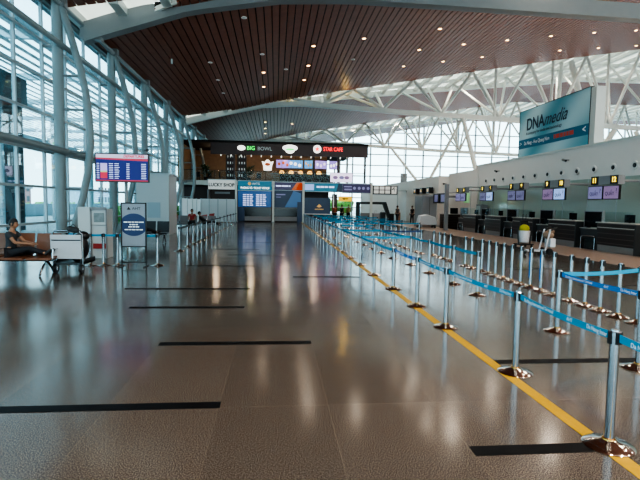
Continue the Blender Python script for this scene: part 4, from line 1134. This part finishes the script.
# stalls
t = thing('ticket_stall', 'stall with a blue price board above a dark counter', 'stall', (-3.45, 44.95, 0), 0, 'stalls under the cafe')
MB().bb(0, 3.05, 0, .1, 1.38, 2.86).build('price_board', 'stall_blue', t)
wt = MB()
for r_ in range(6):
    z = 2.5 - .19 * r_
    for x0 in (.45, 1.65):
        x = x0
        for w in (.28, .22, .3 if r_ % 2 else .24): 
            wt.bb(x, x + w, -.012, 0, z - .045, z + .045); x += w + .06
wt.build('lettering', 'fidstxt', t)
MB().bb(0, .6, -.02, .1, .05, 1.36).build('side_panel', 'stall_navy', t)
MB().bb(.62, 3.05, .3, .36, .5, 1.36).build('shutter', 'screen', t)
MB().bb(.62, 3.05, -.0, .4, .45, .5).bb(.62, 3.05, 0, .06, .1, .45).build('counter_front', 'greyw', t)
t = thing('navy_stall', 'stall with a navy board crossed by a blue wedge', 'stall', (-.1, 44.95, 0), 0, 'stalls under the cafe')
MB().bb(0, 2.6, 0, .1, 1.38, 2.94).build('board', 'stall_navy', t)
MB().poly([(.95, -.01, 1.4), (2.45, -.01, 1.4), (2.45, -.01, 2.7), (1.75, -.01, 2.94), (1.45, -.01, 2.3)], (0, .008, 0)).build('blue_wedge', 'bluegrey', t)
MB().bb(.15, 1.0, -.012, 0, 2.52, 2.62).build('white_line', 'lilac', t); MB().bb(.15, .6, -.012, 0, 2.3, 2.36).build('white_line', 'lilac', t)
MB().bb(0, 2.1, .3, .36, .5, 1.36).build('shutter', 'screen', t); MB().bb(0, 2.1, 0, .4, .45, .5).bb(0, 2.1, 0, .06, .1, .45).bb(0, 2.1, -.005, .08, 1.28, 1.36).build('counter_front', 'greyw', t)
MB().bb(2.12, 2.6, -.1, .1, 0, 1.9).build('side_panel', 'stall_navy', t)
t = thing('poster_stall', 'stall backed by a dark poster with a gold emblem', 'stall', (2.7, 45.2, 0), 0, 'stalls under the cafe')
MB().bb(0, 2.45, 0, .1, .78, 2.32).build('poster', 'stall_navy', t); MB().poly([(1.15, -.01, 1.5), (1.4, -.01, 1.42), (1.65, -.01, 1.5), (1.4, -.01, 1.75)], (0, .006, 0)).build('gold_emblem', 'gold', t)
text('gold_lettering', 'HOTELS', .16, (1.4, -.01, 1.25), FY, 'gold', t) if False else None
wt = MB()
for q in range(7): wt.bb(1.0 + .12 * q, 1.08 + .12 * q, -.012, 0, 1.2, 1.3)
wt.build('gold_lettering', 'gold', t)
MB().bb(0, 2.6, -.5, -.1, .45, .78).build('counter_front', 'screen', t); MB().bb(0, 2.6, -.55, -.05, .78, .82).build('counter_top', 'shopsign', t); MB().bb(0, 2.6, -.5, -.1, .05, .45).build('plinth', 'stall_navy', t)
t = thing('stall_end_panel', 'dark panel closing the poster stall', 'panel', (5.3, 45.2, 0)); MB().bb(0, .5, 0, .15, 0, 2.7).build('board', 'cafe_dark', t); MB().bb(.1, .2, -.02, 0, 1.4, 2.6).build('light_strip', 'shopsign', t)
t = thing('yellow_sign', 'yellow hanging sign under the purple header', 'sign', (6.1, 46.6, 2.05)); MB().bb(0, 1.3, 0, .12, 0, .48).build('face', 'yellowsign', t); MB().cyl((.2, .06, .48), (.2, .06, 1.3), .015).cyl((1.1, .06, .48), (1.1, .06, 1.3), .015).build('hanger', 'dark_steel', t)
text('lettering', 'EXIT', .3, (.75, -.01, .24), FY, 'signblack', t) if False else None
MB().poly([(.35, -.01, .24), (.6, -.01, .36), (.6, -.01, .28), (.95, -.01, .28), (.95, -.01, .2), (.6, -.01, .2), (.6, -.01, .12)], (0, .005, 0)).build('arrow', 'signblack', t)
# blue partition at the back right of the stalls, dark scanner frame, mural
t = thing('blue_partition', 'tall pale blue glass partition under the pictogram sign', 'partition', (9.3, 52, 0)); MB().bb(0, 5.0, 0, .05, .05, 3.3).build('pane', 'partition', t); MB().bb(0, 5.0, -.02, .07, 3.3, 3.36).bb(0, 5.0, -.02, .07, 0, .06).bb(-.03, .03, -.02, .07, 0, 3.36).build('frame', 'mull', t)
t = thing('scanner_frame', 'dark arched machine frame in front of the blue partition', 'machine', (8.2, 48.5, 0)); MB().poly([(0, 0, 0), (.4, 0, 0), (.4, 0, 1.8), (2.8, 0, 1.8), (3.3, 0, .5), (3.3, 0, 0), (3.6, 0, 0), (3.6, 0, .6), (3.1, 0, 2.05), (0, 0, 2.05)], (0, .5, 0)).build('arch', 'dark_steel', t)
MB().bb(.5, 3.0, .1, .5, 0, .9).build('roller_bed', 'greyw', t)
# shop on the left
t = thing('shop_sign', 'white sign lettered LUCKY SHOP beside the ticket stall', 'shop sign', (-6.15, 44.9, 2.95))
MB().bb(0, 2.4, 0, .15, 0, .85).build('board', 'shopsign', t); text('black_lettering', 'LUCKY SHOP', .42, (1.2, -.01, .4), FY, 'signblack', t, bold=.013, sx=.93)
MB().bb(-.1, 2.5, .02, .2, .85, .92).build('cornice_strip', 'mull', t)
t = thing('shop_unit', 'dark shop opening under the white shop sign', 'shop front', (-6.15, 45.1, 0))
MB().bb(-.1, 2.5, 1.2, 1.3, 0, 2.95).build('back_wall', 'cafe_dark', t); MB().bb(.3, 2.1, .6, .9, 2.0, 2.1).bb(.3, 2.1, .6, .9, 1.5, 1.6).bb(.3, 2.1, .6, .9, 0, .9).build('shelf', 'cafe_wood', t)
MB().bb(-.1, 0, 0, 1.3, 0, 2.95).bb(2.4, 2.5, 0, 1.3, 0, 2.95).build('side_wall', 'greyw', t)
MB().bb(.5, 1.9, .55, .6, 2.55, 2.75).build('inner_sign', 'greyw', t)
t = thing('frosted_screen', 'frosted pale screen standing before the shop front', 'screen', (-6.5, 42.6, 0))
MB().bb(0, 3.0, 0, .04, .05, 2.05).build('pane', 'partition', t)
for x in (0, .75, 1.5, 2.25, 3.0): MB().bb(x - .03, x + .03, -.03, .07, 0, 2.08).build('upright', 'mull', t)
t = thing('frosted_screen', 'frosted pale screen running beside the pale red seats', 'screen', (-6.5, 34, 0)); MB().bb(0, .04, 0, 8.5, .05, 2.0).build('pane', 'partition', t)
for y in (0, 2.1, 4.2, 6.3, 8.5): MB().bb(-.03, .07, y - .03, y + .03, 0, 2.05).build('upright', 'mull', t)

# pale hanging panel in the far glazing
t = thing('hanging_board', 'grey panel hanging in front of the far glazing', 'hanging panel', (21.0, 80, 4.9)); MB().bb(0, 1.1, 0, .2, 0, 2.2).build('board', 'greyw', t); MB().cyl((.5, .1, 2.2), (.5, .1, 14.5), .04).build('hanger', 'steel_w', t)

# ---------------------------------------------------------------- ceiling downlights
def downlight(x, y, m, lab, group, first=[None, None]):
    i = 0 if m == 'lamp' else 1
    z = zr(x) - .005
    if first[i] is None:
        t = thing('ceiling_downlight', lab, 'downlight', (x, y, z), 0, group)
        MB().lathe([(.11, -.03), (.145, -.03), (.15, -.0), (.12, 0), (.11, -.03)], seg=20, caps=False).build('trim_ring', 'shopsign', t, True)
        MB().lathe([(0, -.022), (.12, -.022), (.115, -.01), (0, -.01)], seg=20).build('lens', m, t, True)
        first[i] = t
    else: dup(first[i], (x, y, z))
WARM = [(-0.93, 35.15), (-1.03, 39.32), (2.29, 31.01), (2.26, 35.32), (2.2, 39.35), (5.51, 31.03), (10.42, 39.79), (10.45, 35.53), (-1.24, 55.84), (-1.34, 60.25), (-1.43, 64.5), (1.96, 60.58), (10.53, 31.28), (13.89, 35.74), (17.54, 36.31), (13.86, 40.1), (17.41, 40.5), (21.32, 36.81), (25.24, 42.0), (25.37, 37.53), (29.59, 43.04), (29.72, 38.55), (34.1, 44.07)]
COLD = [(-4.05, 30.59), (-4.08, 34.77), (-4.13, 38.73), (-0.91, 30.97), (0.66, 35.4), (5.53, 35.52), (-1.63, 24.65), (-5.3, 25.3), (-3.95, 30.6)]
for x, y in WARM: downlight(x, y, 'lamp', 'lit warm downlight in the brown board ceiling', 'lit ceiling downlights')
for x, y in COLD[:7]: downlight(x, y, 'lampoff', 'unlit pale downlight in the brown board ceiling', 'unlit ceiling downlights')
t = thing('hanging_sensor', 'small white device hanging below the dark ceiling boards', 'sensor', (-5.6, 27, zr(-5.6) - .9)); MB().cyl((0, 0, 0), (0, 0, .25), .06).build('body', 'kiosk', t, True); MB().cyl((0, 0, .25), (0, 0, .9), .008).build('cord', 'black', t)

# ---------------------------------------------------------------- outside
struct(MB().bb(-120, -9.4, -40, 200, -.3, -.05), 'ground', 'concrete')
struct(MB().bb(-120, 140, YF + .3, 240, -.3, -.06), 'ground_far', 'concrete')
struct(MB().bb(XR + .3, 140, -40, YF, -.3, -.05), 'ground_right', 'concrete')
t = thing('louvred_canopy', 'pale louvred canopy outside the left glass wall', 'canopy', (-9.6, 0, 0))
lv = MB()
for k in range(26): lv.box((-1.2 - .7 * k, 45, 8.9 + .015 * k), (.52, 110, .06), Matrix.Rotation(.35, 3, 'Y'))
lv.build('louvres', 'canopy', t)
fr_ = MB()
for k in range(-1, 13): fr_.bb(-19, -.4, 8 * k - .15, 8 * k + .15, 9.15, 9.5)
for x in (-.6, -9.5, -18.8): fr_.bb(x - .15, x + .15, -10, 100, 8.7, 9.1)
fr_.build('frame', 'mull', t)
for k in range(0, 12):
    MB().cyl((-9.5, 8 * k + 4, 0), (-9.5, 8 * k + 4, 8.7), .28).build('post', 'mull', t, True)
# dark lower soffit structure
t = thing('entrance_soffit', 'dark timber-edged soffit outside, seen through the upper panes', 'soffit', (-20, 20, 0))
MB().bb(-9, 6, 0, 9, 7.0, 8.4).build('slab_face', 'dark_steel', t); MB().bb(-9, 6, -.1, 9.1, 6.9, 7.0).build('lining', 'wood', t)
for z in (5.0, 5.9): MB().bb(-9, 5.6, 8.4, 8.8, z, z + .25).bb(5.2, 5.6, 0, 8.8, z, z + .25).build('rail_beam', 'dark_steel', t)
for y, x in ((.5, 5.4), (8.6, 5.4), (8.6, 1.0)): MB().bb(x - .35, x + .35, y - .35, y + .35, 0, 7).build('post', 'dark_steel', t)
# long pale road deck / wall
t = thing('outside_ramp', 'long white ramp parapet outside the glass', 'ramp', (-26, 8, 0)); MB().bb(-1, 0, 0, 120, 0, 1.3).build('parapet', 'paleblue', t); MB().bb(-6, -1, 0, 120, .6, .8).build('deck', 'concrete', t)
# distant buildings
for i, (x, y, w, h, mm) in enumerate(((-80, 150, 10, 5.0, 'brickred'), (-60, 158, 12, 4.6, 'paleblue'), (-94, 162, 12, 5.5, 'brickred'), (-108, 178, 14, 6, 'paleblue'), (-44, 180, 14, 5, 'paleblue'), (-76, 186, 12, 6, 'paleblue'))):
    t = thing('distant_building', ['low red block far outside behind the bench', 'long pale block behind the red one', 'small red block further along outside', 'tall pale block far down the glass wall', 'low pale block at the far end outside', 'low pale block closest to the ramp'][i], 'building', (x, y, 0))
    MB().bb(-w / 2, w / 2, -6, 6, 0, h).build('walls', mm, t); MB().bb(-w / 2 - .4, w / 2 + .4, -6.4, 6.4, h, h + .5).build('roof', 'greyw', t)
    wn = MB()
    for a in range(4):
        for b in range(2): wn.bb(w / 2, w / 2 + .05, -5 + a * 2.8, -3.4 + a * 2.8, 1.2 + b * 3, 2.8 + b * 3)
    wn.build('window_band', 'dark_steel', t)
def hedge(x0, x1, y0, y1, h, lab, n):
    t = thing('hedge', lab, 'hedge', ((x0 + x1) / 2, (y0 + y1) / 2, 0)); f = MB()
    for k in range(n):
        x = random.uniform(x0, x1) - (x0 + x1) / 2; y = random.uniform(y0, y1) - (y0 + y1) / 2
        g = bmesh.ops.create_icosphere(f.bm, subdivisions=2, radius=1); r_ = random.uniform(.5, 1) * h * .5
        for v_ in g['verts']: v_.co = Vector((x, y, h * .45)) + v_.co * r_ * random.uniform(.8, 1.15)
    f.build('foliage', 'hedge', t)
    return t
hedge(-13.5, -12.2, 38, 64, 1.5, 'bright green hedge just outside the glass wall', 60)
hedge(-36, -34, 52, 110, 1.6, 'green hedge along the outside ramp', 70)
hedge(-8, 14, 94, 96, 3.2, 'bright green bushes outside the far end glazing', 60)
# outdoor white raking frame seen behind the bench
t = thing('raking_lattice', 'white zigzag raking frame outside behind the bench', 'frame', (-17.5, 19, 0)); MB().bar((0, 0, 5.2), (2.6, 1.2, 0), .28).bar((0, 0, 5.2), (-2.6, 1.2, 0), .2).build('rafter', 'steel_w', t)
lz = MB()
for k in range(9): lz.bar((.25 * k, .1 * k, 5.0 - .55 * k), (.6 + .25 * k, .1 * k, 4.9 - .55 * k), .06)
lz.build('rungs', 'steel_w', t)

# ---------------------------------------------------------------- light
w = bpy.data.worlds.new('hazy sky'); sc.world = w; w.use_nodes = True
nt = w.node_tree; bg = nt.nodes['Background']
tc = nt.nodes.new('ShaderNodeTexCoord'); sx = nt.nodes.new('ShaderNodeSeparateXYZ'); cr = nt.nodes.new('ShaderNodeValToRGB')
nt.links.new(tc.outputs['Generated'], sx.inputs[0]); nt.links.new(sx.outputs['Z'], cr.inputs[0]); nt.links.new(cr.outputs[0], bg.inputs[0])
cr.color_ramp.elements[0].position = 0; cr.color_ramp.elements[0].color = (1, .99, .97, 1)
cr.color_ramp.elements[1].position = .6; cr.color_ramp.elements[1].color = (.75, .88, 1, 1)
bg.inputs[1].default_value = 3.8
sd = bpy.data.lights.new('sun', 'SUN'); sd.energy = 2.2; sd.angle = math.radians(3); sd.color = (1, .96, .9)
so = bpy.data.objects.new('sun', sd); C.objects.link(so); so.rotation_euler = (math.radians(38), 0, math.radians(-115))
def area(name, loc, rot, sx_, sy_, e, col):
    l = bpy.data.lights.new(name, 'AREA'); l.shape = 'RECTANGLE'; l.size = sx_; l.size_y = sy_; l.energy = e; l.color = col
    o = bpy.data.objects.new(name, l); C.objects.link(o); o.location = loc; o.rotation_euler = rot; o.visible_camera = True
    return o
# small practical lamps: cafe interior and the amber uplight on the truss
def pt(loc, e, col, r=.1):
    l = bpy.data.lights.new('lamp', 'POINT'); l.energy = e; l.color = col; l.shadow_soft_size = r
    o = bpy.data.objects.new('lamp', l); C.objects.link(o); o.location = loc
for x in (-6, -2.5, 1, 4): pt((x, 49.5, 6.6), 45, (1, .75, .5))
pt((6.9, 46.6, 11.6), 40, (1, .6, .12)); pt((1.4, 46.6, 11.2), 15, (1, .6, .15))
def spot(x, y, e, col=(1, .86, .70)):
    l = bpy.data.lights.new('downlight_or_fill_lamp', 'SPOT'); l.energy = e; l.color = col; l.shadow_soft_size = .35; l.spot_size = math.radians(150); l.spot_blend = .6
    o = bpy.data.objects.new('downlight_or_fill_lamp', l); C.objects.link(o); o.location = (x, y, zr(x) - .12)
for y in (-11, -5, 1):
    for x in (-3, 3, 9, 18): spot(x, y, 950 if x < 5 else 2900)  # added fill behind the camera for the near floor, no fittings there
for y in (12, 21, 30, 39, 48, 57, 66, 75):
    for x in (12, 19, 30, 45): spot(x, y + .5, 450 if x == 12 else 800)  # added fill grid brightening the right side, apart from the modelled downlights
for x, y in WARM: spot(x, y, 200)


# ---------------------------------------------------------------- camera
cam = bpy.data.cameras.new('camera'); co = bpy.data.objects.new('camera', cam); C.objects.link(co)
cam.sensor_width = 36; cam.lens = 27.0; cam.clip_end = 500; cam.clip_start = .05
p = math.atan(36 / 480); psi = math.atan(45 / 480 * math.cos(p)); roll = math.radians(.9)
f = Vector((math.sin(psi) * math.cos(p), math.cos(psi) * math.cos(p), -math.sin(p)))
r0 = Vector((math.cos(psi), -math.sin(psi), 0)); u0 = r0.cross(f)
r = r0 * math.cos(roll) + u0 * math.sin(roll); u = r.cross(f)
co.matrix_world = Matrix(((r.x, u.x, -f.x, 0), (r.y, u.y, -f.y, 0), (r.z, u.z, -f.z, 1.75), (0, 0, 0, 1)))
sc.camera = co
sc.view_settings.view_transform = 'AgX'
sc.view_settings.look = 'AgX - High Contrast'
sc.view_settings.exposure = 0.25
